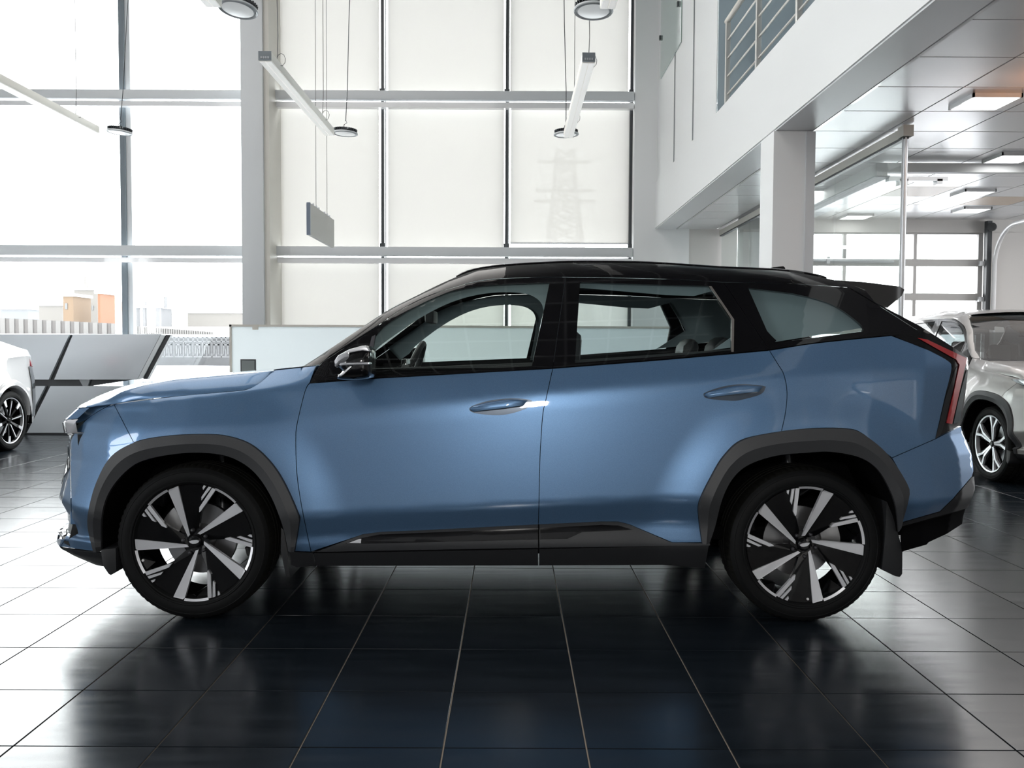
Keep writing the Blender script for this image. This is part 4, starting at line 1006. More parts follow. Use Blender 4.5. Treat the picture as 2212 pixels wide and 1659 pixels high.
# nose: strips hanging below the hood edge, following the plan curve
NE = np.array(nose_edge[3:-3])
def nosecurve(dx, z): C_ = NE.copy(); C_[:, 0] += dx; C_[:, 2] = z if not callable(z) else z(C_); return C_
C0 = NE.copy(); C0[:, 2] -= .004; C1 = NE + np.array([-.045, 0, -.045]); C2 = C1 + np.array([-.012, 0, -.01])
strip('nose_panel', [C0, C1, C2], M_BLUE, mirror=False)
L1 = C2 + np.array([.004, 0, -.003]); L2 = L1 + np.array([-.012, 0, -.012]); L3 = L1 + np.array([-.004, 0, -.06]); L4 = L3 + np.array([.05, 0, -.004])
strip('headlight', [L1, L2, L3, L4], M_CHROME, mirror=False)
G1 = L4.copy(); G1[:, 2] = .80; G1[:, 0] += .0
G2 = G1.copy(); G2[:, 2] = .60; G2[:, 0] += .03
G0 = L4 + np.array([0, 0, -.004])
strip('grille', [G0, G1, G2], M_BLACKG, mirror=False)
for z in np.linspace(.64, .84, 5):
    t = (.85 - z) / .25; Cg = G1.copy(); Cg[:, 2] = z; Cg[:, 0] += -.012 + .02 * t
    s_ = [Cg[4:-4], Cg[4:-4] + np.array([-.012, 0, -.008]), Cg[4:-4] + np.array([0, 0, -.018])]
    strip('grille_bar', s_, M_CHROME, mirror=False)
B1 = G2.copy(); B2 = B1 + np.array([-.07, 0, -.06]); B3 = B2.copy(); B3[:, 2] = .42; B3[:, 0] += .0
B4 = B3.copy(); B4[:, 2] = .34; B4[:, 0] -= .03; B5 = B4.copy(); B5[:, 2] = .27; B5[:, 0] += .12
strip('lower_fascia', [B1, B2, B3], M_BLUE, mirror=False); strip('lower_grille', [B3 + np.array([.01, 0, 0]), B4 + np.array([.02, 0, 0])], M_BLACKG, mirror=False)
strip('chin', [B4, B4 + np.array([0, 0, -.012]), B5], M_CLAD2, mirror=False)
# rear: tailgate glass, spoiler, gate, bumper
tg = resample([(1890, 655), (1912, 664), (1987, 704), (2061, 751), (2091, 773)], 14); A = on(tg, .03)
cur = []
for t in np.linspace(0, 1, 13):
    C_ = A.copy(); b_ = 4 * t * (1 - t); C_[:, 1] = A[:, 1] + t * (2 * YCAR - 2 * A[:, 1]); C_[:, 0] += .05 * b_; cur.append(C_)
strip('tailgate_glass', cur, M_CARGLASS_D, mirror=False)
def rearcurve(x, z, y_in=.42, bulge=.06, n=15):
    return np.array([(x + bulge * 4 * t * (1 - t), Y0 + y_in + t * (1.9 - 2 * y_in), z) for t in np.linspace(0, 1, n)])
strip('tailgate', [rearcurve(-.035 + 2.20, 1.21), rearcurve(-.035 + 2.23, 1.19), rearcurve(-.035 + 2.19, .95), rearcurve(-.035 + 2.17, .84)], M_BLUE, mirror=False, flip=True)
strip('rear_light_bar', [rearcurve(-.035 + 2.225, 1.10), rearcurve(-.035 + 2.24, 1.09), rearcurve(-.035 + 2.235, 1.05), rearcurve(-.035 + 2.22, 1.045)], M_RED, mirror=False, flip=True)
strip('rear_bumper_skin', [rearcurve(-.035 + 2.17, .84), rearcurve(-.035 + 2.24, .80), rearcurve(-.035 + 2.25, .66), rearcurve(-.035 + 2.22, .63)], M_BLUE, mirror=False, flip=True)
strip('rear_diffuser', [rearcurve(-.035 + 2.22, .63), rearcurve(-.035 + 2.25, .60), rearcurve(2.17, .47), rearcurve(2.03, .41), rearcurve(1.8, .35)], M_CLAD2, mirror=False, flip=True)
# spoiler
spn = [(1800, 606), (1860, 610), (1937, 619.5), (1948, 626.5), (1942, 640), (1912, 665), (1880, 658), (1840, 632)]
S_ = [at(px, py, 4.33) for px, py in spn]
def sl(t, sh): return [(p.x + sh[0], 4.30 + t * (2 * (YCAR - 4.30)), p.z + sh[1]) for p in S_]
V = []; ts = np.linspace(0, 1, 9)
for t in ts:
    b_ = 4 * t * (1 - t); V.append(np.array(sl(t, (.05 * b_, .012 * b_))))
V = [V[0] * .96 + V[0].mean(0) * .04 + np.array([0, -.012, 0])] + V + [V[-1] * .96 + V[-1].mean(0) * .04 + np.array([0, .012, 0])]
VV = [tuple(p) for r in V for p in r]; n_ = len(spn); Fc = [(j * n_ + i, j * n_ + (i + 1) % n_, (j + 1) * n_ + (i + 1) % n_, (j + 1) * n_ + i) for j in range(len(V) - 1) for i in range(n_)]
Fc += [tuple(range(n_))[::-1], tuple(range((len(V) - 1) * n_, len(V) * n_))]
emit_mesh('spoiler', VV, Fc, None, mat('spoiler_black', (.004, .004, .005), .3, 0, .35, spec=.1), car, False, 35)
MB(CAR_O).prism([(at(px, py, YCAR).x, at(px, py, YCAR).z) for px, py in ((1655, 582), (1668, 577.5), (1690, 575.5), (1694, 579), (1694, 590), (1655, 590))], 'y', YCAR - .025, YCAR + .025).build('roof_antenna', M_BLACKG, car, loc=(0, 0, 0), bevel=.006)
# tail lamp
tl_ = panel('tail_lamp', [(1926, 724.5, c), (1990, 720, c), (2003, 733, c), (2088, 775, c), (2094, 776, c), (2091, 800, c), (2086, 850, c), (2076, 917, c), (2021, 947, c), (2043, 851, c), (2056, 795), (2046, 778), (2008, 757, c), (1970, 742, c)], M_BLACKG, off=-.001, gap=.0008)
panel('red_lens', [(1983, 730, c), (2003, 733.5, c), (2089, 774, c), (2082, 805, c), (2057, 916, c), (2045, 914, c), (2060, 850, c), (2073, 788, c), (2066, 777, c)], M_RED, tl_, off=-.006, lip=.006, smooth=False, gap=0)
panel('clear_lens', [(2086, 806, c), (2088, 800, c), (2083, 850, c), (2074, 911, c), (2060, 915, c), (2070, 868, c)], M_LAMPCLEAR, tl_, off=-.004, lip=.004, smooth=False, gap=0)
panel('lamp_rim', [(2021, 947, c), (2028, 920, c), (2042, 862, c), (2063, 800, c), (2067, 792, c), (2068, 796, c), (2060, 836, c), (2040, 915, c), (2032, 940, c)], M_CLAD2, tl_, off=-.003, lip=.003, smooth=False, gap=0)
# door handles: cup and bar
def handle(parents, O_, bar, cup):
    h = panel('door_handle', O_, paint('handle_shade', (.05, .07, .10), .4, .3), parents, off=-.003, lip=.004, grid=.01, step=3)
    o2 = crom(bar, True, 3.); cc = o2.mean(0)
    rings = [on(o2, -.006), on(cc + (o2 - cc) * .97, -.026), on(cc + (o2 - cc) * .80, -.034), on(cc + (o2 - cc) * .3, -.036)]
    n = len(o2); V = [tuple(p) for r in rings for p in r] ; Fc = []
    for j in range(3):
        for i in range(n): Fc.append((j * n + i, j * n + (i + 1) % n, (j + 1) * n + (i + 1) % n, (j + 1) * n + i))
    Fc.append(tuple(range(3 * n, 4 * n)))
    for s in (0, 1):
        W_ = np.array(V); 
        if s: W_[:, 1] = 2 * YCAR - W_[:, 1]
        MB(CAR_O).add(W_, Fc).build('handle_bar', M_BLUE, parents[s], smooth=True, loc=(0, 0, 0), sharp=30)
handle(fdoor, [(1013, 884), (1022, 875), (1060, 864), (1108, 859.5), (1145, 863), (1149, 868), (1139, 882), (1102, 894.5), (1068, 897.5), (1025, 893)],
       [(1014, 884, c), (1024, 876), (1070, 866), (1108, 862.5), (1140, 865, c), (1131, 876, c), (1080, 883), (1022, 889, c)], None)
handle(rdoor, [(1519, 853), (1526, 846), (1562, 834), (1604, 829), (1650, 833), (1654, 838), (1644, 852), (1608, 863), (1583, 866.5), (1530, 862)],
       [(1520, 854, c), (1529, 847), (1572, 836), (1606, 832), (1646, 834.5, c), (1637, 846, c), (1585, 852), (1527, 859, c)], None)
# door mirrors
def mirror_poly(Yd, pts): return [at(px, py, Yd) for px, py in pts]
MO = [(722, 779), (731, 768), (756, 754), (785, 746), (796, 751), (801, 764), (800.5, 790), (800, 812), (790, 819), (752, 822), (724, 818), (735, 803), (729, 795)]
for s in (0, 1):
    def Q(p): return Vector((p[0], 2 * YCAR - p[1] if s else p[1], p[2]))
    o2 = crom([(p[0], p[1]) for p in MO], True, 5.); ctr = o2.mean(0)
    rings = []
    for (f_, Yd, dx) in ((.30, 3.668, .02), (.72, 3.680, .012), (.92, 3.705, .004), (1.0, 3.745, 0), (1.0, 3.80, 0), (.97, 3.86, 0), (.85, 3.90, 0)):
        q = ctr + (o2 - ctr) * f_; rings.append([at(a, b_, 3.70) + Vector((dx, Yd - 3.70, 0)) for a, b_ in q])
    n = len(o2); V = [Q(p) for r in rings for p in r]; Fc = [(j * n + i, j * n + (i + 1) % n, (j + 1) * n + (i + 1) % n, (j + 1) * n + i) for j in range(len(rings) - 1) for i in range(n)]
    Fc += [tuple(range(n)), tuple(range((len(rings) - 1) * n, len(rings) * n))]
    mi = MB(CAR_O).add(V, Fc).build('door_mirror', M_BLACKG, fdoor[s], smooth=True, loc=(0, 0, 0), sharp=60)
    def box_on(name, pts, Ya, Yb, m, bev=.003):
        P = [at(px, py, 3.70) for px, py in pts]
        ya, yb = (2 * YCAR - Yb, 2 * YCAR - Ya) if s else (Ya, Yb)
        MB(CAR_O).prism([(p.x, p.z) for p in P], 'y', ya, yb).build(name, m, fdoor[s], loc=(0, 0, 0), bevel=bev)
    box_on('mirror_indicator', [(736, 786), (757, 783), (800, 781.5), (801, 788.5), (760, 789), (737, 790)], 3.664, 3.74, M_CHROME)
    box_on('mirror_cap', [(724, 779), (732, 768), (757, 757), (757, 764), (756, 784), (735, 787), (730, 795), (725, 791)], 3.676, 3.79, M_CHROME, .006)
    box_on('mirror_cap', [(732, 768), (757, 754.5), (785, 746.5), (795, 751.5), (800, 759), (785, 757), (757, 762)], 3.674, 3.79, M_SILVER, .004)
    box_on('mirror_trim', [(732, 809), (740, 808), (758, 791), (764, 790.5), (746, 808), (738, 813)], 3.666, 3.72, M_SILVER)
    box_on('mirror_foot', [(722, 812), (760, 800), (790, 812), (790, 820), (722, 821)], 3.78, 4.06, M_BLACKG, .006)
    box_on('mirror_camera', [(757, 812), (764, 811), (771, 812), (771, 816), (764, 818), (757, 816)], 3.69, 3.75, M_DARK, .002)
    # mirror glass faces rearwards
    yy0, yy1 = (3.72, 3.87) if not s else (2 * YCAR - 3.87, 2 * YCAR - 3.72)
    pm = at(796.5, 758, 3.7); pn = at(796.5, 808, 3.7)
    MB(CAR_O).box((pm.x, yy0, pn.z), (pm.x + .003, yy1, pm.z)).build('mirror_glass', M_CHROME, fdoor[s], loc=(0, 0, 0))
# mud flaps
FL = [(1916, 1083), (1932, 1121), (1946, 1173), (1950, 1192), (1949.5, 1240), (1944, 1247), (1934, 1245), (1905, 1231), (1912, 1160)]
FF = [(607, 1139), (613, 1145), (621, 1190), (627, 1249), (617, 1245), (606, 1190)]
FN = [(217, 1188), (250, 1184), (251, 1235), (239, 1243), (234, 1240), (222, 1222)]
for pts, ya, yb, nm in ((FL, 3.99, 4.24, 'mud_flap'), (FF, 3.99, 4.24, 'mud_flap'), (FN, 3.98, 4.2, 'air_deflector')):
    P = [at(px, py, ya) for px, py in pts]
    for s in (0, 1):
        a, b_ = (ya, yb) if not s else (2 * YCAR - yb, 2 * YCAR - ya)
        MB(CAR_O).prism([(p.x, p.z) for p in P], 'y', a, b_).build(nm, M_CLAD2, car, loc=(0, 0, 0), bevel=.004)
# underbody and interior
MB(CAR_O).box((-2.0, 4.35, .33), (1.95, 5.4, .41)).box((-1.0, 4.05, .355), (.93, 5.71, .41)).build('underbody', M_DARK, car, loc=(0, 0, 0))
MB(CAR_O).box((-1.0, 4.1, .36), (1.8, 5.66, .42)).box((-1.02, 4.1, .36), (-.98, 5.66, 1.08)).box((2.04, 4.25, .42), (2.08, 5.5, 1.15)).build('cabin_floor', M_DARK, car, loc=(0, 0, 0))
panel('door_trim', [(700, 806, c), (801, 812, c), (1194, 786, c), (1650, 750, c), (1630, 880, c), (1480, 1040, c), (1480, 1150, c), (700, 1160, c)], M_INT, off=.075, lip=0, grid=.06, step=14, smooth=False)
panel('door_capping', [(720, 800, c), (1194, 782, c), (1600, 753, c), (1600, 760, c), (1194, 791, c), (720, 812, c)], M_INT, off=.035, lip=.05, grid=.05, step=14, smooth=False, gap=0)
panel('pillar_trim', [(740, 752, c), (834, 692), (914, 643), (1028, 612), (1200, 603), (1449, 607), (1600, 612), (1713, 618), (1811, 640), (1920, 700, c), (1640, 745, c), (1540, 756, c), (1620, 700, c), (1555, 625, c), (1500, 640, c), (1440, 638, c), (1250, 622, c), (1240, 784, c), (1160, 790, c), (1175, 680), (1150, 640), (1080, 632), (1000, 645), (920, 680), (830, 740), (800, 770, c), (770, 790, c)], M_INTL, off=.045, lip=.015, grid=.05, step=10)
# dashboard
db = [(-1.0, .98), (-.95, 1.10), (-.62, 1.10), (-.50, 1.04), (-.46, .92), (-.55, .70), (-.75, .5), (-1.0, .5)]
MB(CAR_O).prism(db, 'y', 4.08, 5.68).build('dashboard', M_INT, car, loc=(0, 0, 0), bevel=.02)
MB(CAR_O).box((-.60, 4.75, 1.08), (-.57, 5.1, 1.19)).build('centre_screen', M_BLACKG, car, loc=(0, 0, 0), bevel=.004)
p_ = at(884, 778, 4.40)
sw_ = Vector((p_.x, 4.42, 1.10)); ring = []
ax_u = Vector((.36, 0, .93)).normalized(); ax_v = Vector((0, 1, 0))
for k in range(25):
    a = 2 * PI * k / 24; ring.append(sw_ + ax_u * .185 * math.sin(a) + ax_v * .185 * math.cos(a))
st = MB(CAR_O).tube(ring, .016, 10, cap=False).build('steering_wheel', M_INT, car, loc=(0, 0, 0), smooth=True)
MB(CAR_O).bar(sw_ - ax_v * .18, sw_ + ax_v * .18, .03, .05).bar(sw_, sw_ - ax_u * .18, .03, .05).tube([sw_ + Vector((-.0, 0, 0)), sw_ + Vector((-.05, 0, .015))], .06, 14).build('steering_spokes', M_SEAT, st, loc=(0, 0, 0))
p_ = at(930, 685, YCAR)
MB(CAR_O).box((p_.x - .02, YCAR - .125, p_.z - .035), (p_.x + .03, YCAR + .125, p_.z + .035)).build('rear_view_mirror', M_INT, car, loc=(0, 0, 0), bevel=.012)
def seat(x, y, w=.50, rear=False, hh=.0):
    z = .50
    s_ = MB(CAR_O).prism([(x - .25, .42), (x - .27, .56), (x - .2, .60), (x + .18, .56), (x + .25, .50), (x + .25, .42)], 'y', y - w / 2, y + w / 2).build('seat', M_SEAT, car, loc=(0, 0, 0), bevel=.03)
    MB(CAR_O).prism([(x + .14, .52), (x + .33, 1.06 + hh), (x + .38, 1.12 + hh), (x + .45, 1.10 + hh), (x + .36, .52)], 'y', y - w / 2 + .02, y + w / 2 - .02).build('backrest', M_SEAT, s_, loc=(0, 0, 0), bevel=.04)
    for yy in ((y,) if not rear else (y - .4, y + .4)):
        MB(CAR_O).prism([(x + .36, 1.16 + hh), (x + .38, 1.30 + hh), (x + .43, 1.35 + hh), (x + .48, 1.32 + hh), (x + .47, 1.17 + hh), (x + .42, 1.14 + hh)], 'y', yy - .12, yy + .12).build('headrest', M_SEAT, s_, loc=(0, 0, 0), bevel=.03)
        MB(CAR_O).tube([(x + .41, yy - .05, 1.08 + hh), (x + .42, yy - .05, 1.17 + hh)], .006, 6).tube([(x + .41, yy + .05, 1.08 + hh), (x + .42, yy + .05, 1.17 + hh)], .006, 6).build('headrest_post', M_CHROME, s_, loc=(0, 0, 0))
seat(-.13, 4.50); seat(-.13, 5.26); seat(.62, YCAR, 1.3, True, -.03)

# ------------------------------------------------------------------ wheels
def lathe_y(prof, n, mod=None):
    V = []; Fc = []
    for k in range(n):
        a = 2 * PI * k / n
        for (y, r) in prof:
            rr_ = mod(k, y, r) if mod else r
            V.append((rr_ * math.cos(a), y, rr_ * math.sin(a)))
    m_ = len(prof)
    for k in range(n):
        k2 = (k + 1) % n
        for i in range(m_ - 1): Fc.append((k * m_ + i, k * m_ + i + 1, k2 * m_ + i + 1, k2 * m_ + i))
    return V, Fc
RR = .273
WD = {}
def wheel_data(style):
    if style in WD: return WD[style]
    D = []
    sid = [(.03, .262), (.018, .268), (.006, .275), (.004, .279), (-.004, .282), (-.005, .287), (-.002, .290), (-.0045, .300), (-.004, .314), (-.001, .326), (-.0025, .328), (-.0015, .331), (.003, .336), (.007, .342), (.010, .346)]
    trd = [(.010, .346), (.020, .353), (.040, .358), (.072, .359), (.073, .352), (.080, .352), (.081, .3595), (.112, .3595), (.113, .352), (.121, .352), (.122, .3595), (.153, .3595), (.154, .352), (.161, .352), (.162, .359), (.195, .358), (.215, .353), (.225, .346)]
    V, Fc = lathe_y(sid + [(.0101, .346)], 120)
    def md(k, y, r): return r - .006 if (k % 3 == 0 and (y < .07 or y > .165) and .015 < y < .22) else r
    V2, F2 = lathe_y(trd + [(.232, .33), (.235, .30), (.225, .265)], 216, md)
    a = MB().add(V, Fc); D.append(('tire', a, M_RUBBER, True))
    D.append(('tread', MB().add(V2, F2), M_TREAD, True))
    V, Fc = lathe_y([(.028, .268), (.05, .255), (.20, .245), (.22, .262)], 64); D.append(('rim_barrel', MB().add(V, Fc), M_BLACKG, True))
    def rot(p, a): return (p[0] * math.cos(a) - p[1] * math.sin(a), p[0] * math.sin(a) + p[1] * math.cos(a))
    def plate(pts, ys0, ys1, depth): # pts normalised, front y per vertex
        n = len(pts); V = [(p[0] * RR, y_, p[1] * RR) for p, y_ in zip(pts, ys0)] + [(p[0] * RR, y_ + depth, p[1] * RR) for p, y_ in zip(pts, ys0)]
        return V, [tuple(range(n))[::-1], tuple(range(n, 2 * n))] + [(i, (i + 1) % n, (i + 1) % n + n, i + n) for i in range(n)]
    def arc(a0, a1, r0, k): return [(r0 * math.cos(a0 + (a1 - a0) * i / k), r0 * math.sin(a0 + (a1 - a0) * i / k)) for i in range(k + 1)]
    if style == 1:
        for s in range(5):
            th = math.radians(72 * s - 38.6)
            blade = [(.683, .661), (.722, .665), (.828, .540), (.815, .528), (.085, .122), (.037, .141)]
            yb = [.020, .014, .014, .020, .036, .036]
            bl = [rot(p, th) for p in blade]
            V, Fc = plate([bl[0], bl[1], bl[2], bl[3], bl[4], bl[5]], [.012, .010, .010, .012, .030, .030], 0, .02)
            D.append(('spoke_blade', MB().add(V, Fc), M_SILVER, False))
            # black web from the blade to the stripes
            rim_ = arc(math.radians(40), math.radians(3), .975, 9)
            web = [(.037, .141)] + rim_ + [(.60, .03), (.50, .05), (.20, .02), (.1, .04)]
            V, Fc = plate([rot(p, th) for p in web], [.034] + [.018] * len(rim_) + [.022, .028, .04, .04], 0, .02)
            D.append(('spoke_web', MB().add(V, Fc), M_WEB, False))
            for st_ in ([(.517, .070), (.60, .092), (.978, -.016), (.972, -.082), (.54, .052)], [(.719, .095), (.775, .112), (.978, .052), (.98, .002)], [(.90, .120), (.93, .140), (.972, .136), (.976, .092)]):
                V, Fc = plate([rot(p, th) for p in st_], [.012] * len(st_), 0, .018)
                D.append(('spoke_stripe', MB().add(V, Fc), M_SILVER, False))
            # edge of the opening
            a0 = math.radians(-4); a1 = math.radians(-72 + 44)
            o_ = arc(a0, a1, .999, 8); i_ = arc(a0, a1, .958, 8)
            o_ = [rot(p, th) for p in o_]; i_ = [rot(p, th) for p in i_]
            V = [(p[0] * RR, .009, p[1] * RR) for p in o_] + [(p[0] * RR, .013, p[1] * RR) for p in i_]
            Fc = [(k, k + 1, k + 10, k + 9) for k in range(8)]; D.append(('rim_edge', MB().add(V, Fc), M_SILVER, False))
            inner = arc(math.radians(-14), math.radians(-24), .93, 3) + arc(math.radians(-24), math.radians(-10), .70, 2)
            # side face inside the opening
            V, Fc = plate([rot(p, th) for p in [(.957, -.10), (.93, -.33), (.86, -.36), (.80, -.12)]], [.035, .035, .06, .06], 0, .03)
            D.append(('opening_wall', MB().add(V, Fc), M_WEB, False))
        nut0 = -10
    elif style == 2:
        for s in range(5):
            for d_ in (-1, 1):
                th = math.radians(72 * s + 90)
                pl = [(.10, .05 * d_), (.10, .0), (.60, .015 * d_), (.97, .17 * d_), (.95, .27 * d_), (.62, .10 * d_)]
                if d_ < 0: pl = pl[::-1]
                V, Fc = plate([rot(p, th) for p in pl], [.03 if math.hypot(*p) < .3 else .012 for p in pl], 0, .02)
                D.append(('spoke_blade', MB().add(V, Fc), M_SILVER, False))
            V, Fc = plate([rot(p, th) for p in [(.1, -.06), (.95, -.30), (.95, .30), (.1, .06)]], [.04, .03, .03, .04], 0, .02)
            D.append(('spoke_web', MB().add(V, Fc), M_WEB, False))
        V, Fc = lathe_y([(.009, RR), (.012, RR * .95), (.05, RR * .94)], 60); D.append(('rim_edge', MB().add(V, Fc), M_SILVER, True))
        nut0 = 54
    else:
        for s in range(10):
            th = math.radians(36 * s + 9)
            pl = [(.12, -.03), (.97, -.09), (.97, .09), (.12, .03)]
            V, Fc = plate([rot(p, th) for p in pl], [.035, .016, .016, .035], 0, .02); D.append(('spoke_web', MB().add(V, Fc), M_WEB, False))
            pl = [(.68, -.05), (.97, -.088), (.97, .088), (.68, .05)] if s % 2 else [(.2, -.016), (.85, -.02), (.85, .02), (.2, .016)]
            V, Fc = plate([rot(p, th) for p in pl], [.008] * 4 if s % 2 else [.028, .012, .012, .028], 0, .015); D.append(('spoke_blade', MB().add(V, Fc), M_SILVER, False))
        V, Fc = lathe_y([(.009, RR), (.012, RR * .96), (.05, RR * .95)], 60); D.append(('rim_edge', MB().add(V, Fc), M_SILVER, True))
        nut0 = 27
    V, Fc = lathe_y([(.200, .25), (.12, .03)], 40)
    V, Fc = lathe_y([(.018, .001), (.018, .020), (.024, .029), (.05, .033)], 32); D.append(('hub_cap', MB().add(V, Fc), M_BLACKG, True))
    V, Fc = lathe_y([(.038, .02), (.038, .062), (.07, .07), (.15, .07)], 32); D.append(('hub', MB().add(V, Fc), M_BLACKG, True))
    for s in range(5):
        a = math.radians(72 * s + nut0); x_, z_ = .055 * math.cos(a), .055 * math.sin(a)
        V, Fc = lathe_y([(.016, .001), (.0175, .005), (.022, .0085), (.05, .0085)], 12)
        D.append(('lug_nut', MB().add([(v[0] + x_, v[1], v[2] + z_) for v in V], Fc), mat('nut_black', (.03, .03, .035), .35) if s == 0 and style == 1 and 'nut_black' not in bpy.data.materials else bpy.data.materials.get('nut_black'), True))
    V, Fc = lathe_y([(.115, .07), (.112, .165), (.135, .166), (.137, .07)], 48); D.append(('brake_disc', MB().add(V, Fc), M_DISC, True))
    WD[style] = [(nm, b.build(nm, m_, None, smooth=sm, sharp=30), ) for nm, b, m_, sm in D]
    out = []
    for (nm, o) in WD[style]:
        out.append((nm, o.data)); bpy.data.objects.remove(o)
    WD[style] = out
    return out
def wheel(parent, loc, ang, style, far=False, logo=0, cal=None, valve=None):
    D = wheel_data(style)
    first = [d for d in D if d[0] == 'rim_barrel'][0]
    w = link('wheel', first[1], None, parent, loc)
    w.rotation_euler = (0, math.radians(-ang), 0) if not far else (0, math.radians(ang), PI)
    for nm, me in D:
        if nm == 'rim_barrel': continue
        o = bpy.data.objects.new(nm, me); COL.objects.link(o); o.parent = w
    if style == 1:
        for a, b_ in ((.011, .0),):
            th = math.radians(logo - ang)
            pts = [(-.024, .006), (-.012, .010), (.012, .010), (.024, .006), (.018, -.002), (.008, -.006), (-.008, -.006), (-.018, -.002)]
            V = []; P = [(p[0] * math.cos(th) - p[1] * math.sin(th), p[0] * math.sin(th) + p[1] * math.cos(th)) for p in pts]
            MB().prism(P, 'y', .0155, .019).build('cap_emblem', M_SILVER, w)
    if cal is not None:
        a0 = math.radians(cal - ang); pts = []
        P = [(.10 * math.cos(a0 + t), .10 * math.sin(a0 + t)) for t in np.linspace(-.3, .3, 5)] + [(.19 * math.cos(a0 + t), .19 * math.sin(a0 + t)) for t in np.linspace(.38, -.38, 7)]
        MB().prism(P, 'y', .085, .16).build('brake_caliper', M_CALIPER, w, bevel=.006)
    if valve:
        th = math.radians(valve[0] - ang); x_, z_ = valve[1] * math.cos(th), valve[1] * math.sin(th)
        V, Fc = lathe_y([(valve[2], .0005), (valve[2], .0055), (valve[2] + .006, .0055)], 14)
        MB().add([(v[0] + x_, v[1], v[2] + z_) for v in V], Fc).build('white_sticker', M_STICKER, w)
    return w
pf = at(417, 1189.5, 3.985); pr = at(1741, 1192.5, 3.985)
def rel(p): return Vector(p) - CAR_O
wf_z = .356
wheel(car, rel((pf.x, 3.985, wf_z)), 38.6, 1, logo=4, cal=150, valve=(199.5, .249, .010))
wheel(car, rel((pr.x, 3.985, wf_z)), 68, 1, logo=12, cal=22, valve=(-86, .250, .012))
wheel(car, rel((pf.x, 2 * YCAR - 3.985, wf_z)), 30, 1, far=True)
wheel(car, rel((pr.x, 2 * YCAR - 3.985, wf_z)), 50, 1, far=True)
# axle and suspension glimpsed in the wells
for (p, nm) in ((pf, 'front_strut'), (pr, 'rear_spring')):
    MB(CAR_O).tube([(p.x + .03, 4.30, .40), (p.x + .02, 4.36, .78)], .035, 12).build(nm, mat('strut_dark', (.03, .032, .036), .3, .5), car, smooth=True, loc=(0, 0, 0))
# ------------------------------------------------------------------ other cars
def copy_car(root, label, loc, rz, swap, skip=('wheel',)):
    cache = {}
    r = root.copy(); COL.objects.link(r); r.location = loc; r.rotation_euler = (0, 0, rz); r['label'] = label
    def cp(o, par):
        if o.name.split('.')[0] in skip: return
        n = o.copy(); COL.objects.link(n); n.parent = par
        if o.data:
            key = o.data.name
            if key not in cache:
                ms = [m.name for m in o.data.materials]
                if any(m in swap for m in ms):
                    d = o.data.copy()
                    for i, m in enumerate(ms):
                        if m in swap: d.materials[i] = swap[m]
                    cache[key] = d
                else: cache[key] = o.data
            n.data = cache[key]
        for c_ in kids.get(o.name, ()): cp(c_, n)
    kids = {}
    for o in bpy.data.objects:
        if o.parent: kids.setdefault(o.parent.name, []).append(o)
    for c_ in list(kids.get(root.name, ())): cp(c_, r)
    return r
# silver grey utility vehicle on the right: faces the camera, its right flank towards us
M_TINT = glass('tinted_glass', (.30, .33, .33))
XS2 = 4.50
gcar = copy_car(car, 'silver grey utility vehicle with dark wheel arches at the right edge', (XS2 + .95, 0, 0), PI / 2,
                {'blue_paint': M_GREY, 'blue_paint_nose': M_GREY, 'handle_shade': M_GREY, 'car_glass': M_TINT, 'car_glass_rear': M_TINT})
# car frame: front is -x; rotating by +90 deg sends -x to -y (towards the camera)
gcar.location = (XS2 + .95, 8.37 + 1.4465 - .04, 0)
for o in gcar.children_recursive:
    b0 = o.name.split('.')[0]
    if b0 in ('roof', 'roof_rail', 'roof_side', 'tailgate_edge', 'spoiler', 'roof_antenna') and o.data:
        d = o.data.copy(); d.materials[0] = M_GREY; o.data = d
KX = .88
for o in gcar.children: o.scale = (KX, 1, 1)
gcar.location.y = 8.37 + (1.4465 - .04) * KX
for (x, yy, far) in ((pf.x, 3.985, 0), (pr.x, 3.985, 0), (pf.x, 2 * YCAR - 3.985, 1), (pr.x, 2 * YCAR - 3.985, 1)):
    q_ = rel((x, yy, wf_z)); q_.x *= KX
    wheel(gcar, q_, 10, 2, far=bool(far), cal=170 if not far else 10)
hl2 = MB().prism([(8.02, .985), (7.82, .995), (7.5, .95), (7.52, .885), (7.8, .93)], 'x', 4.535, 4.75).build('side_headlight', M_LAMPCLEAR, None, bevel=.01)
hl2.parent = gcar; hl2.matrix_parent_inverse = (Matrix.Translation(gcar.location) @ Matrix.Rotation(PI / 2, 4, 'Z')).inverted()
# white car at the left edge: coupe tail, faces the camera, left flank towards us
XL = -5.93
wcar = empty('car', (XL - .9, 9.0, 0), label='glossy white coupe with red tail lamp cut off by the left edge', cat='car')
WO = wcar.location.copy()
YW2 = 10.42       # rear wheel centre
# flank sections by y (towards the tail), z levels and inset from XL
ysn = [6.2, 7.4, 8.6, 9.6, 9.95, 10.42, 10.85, 11.1, 11.28, 11.38, 11.42]
pin = [0, 0, 0, 0, -.015, -.02, .02, .09, .22, .45, .90]
beltz = [1.02, 1.03, 1.05, 1.07, 1.08, 1.10, 1.12, 1.11, 1.08, 1.05, 1.0]
roofz = [1.15, 1.42, 1.50, 1.45, 1.40, 1.30, 1.21, 1.19, 1.17, 1.14, 1.10]
def arch_z(y):
    d = abs(y - YW2)
    return math.sqrt(max(.42 ** 2 - d * d, 0)) + .34 if d < .42 else .28
ys_f = sorted(set([round(v, 3) for v in np.linspace(6.2, 11.42, 50)] + [round(YW2 + .42 * math.sin(a), 3) for a in np.linspace(-PI / 2, PI / 2, 17)] + ysn))
def W2(y, z): 
    p_ = np.interp(y, ysn, pin); bz = np.interp(y, ysn, beltz)
    t = .05 * ((z - .62) / .4) ** 2 if z < bz else .05 + (z - bz) * .55
    return p_ + t
low = []; 
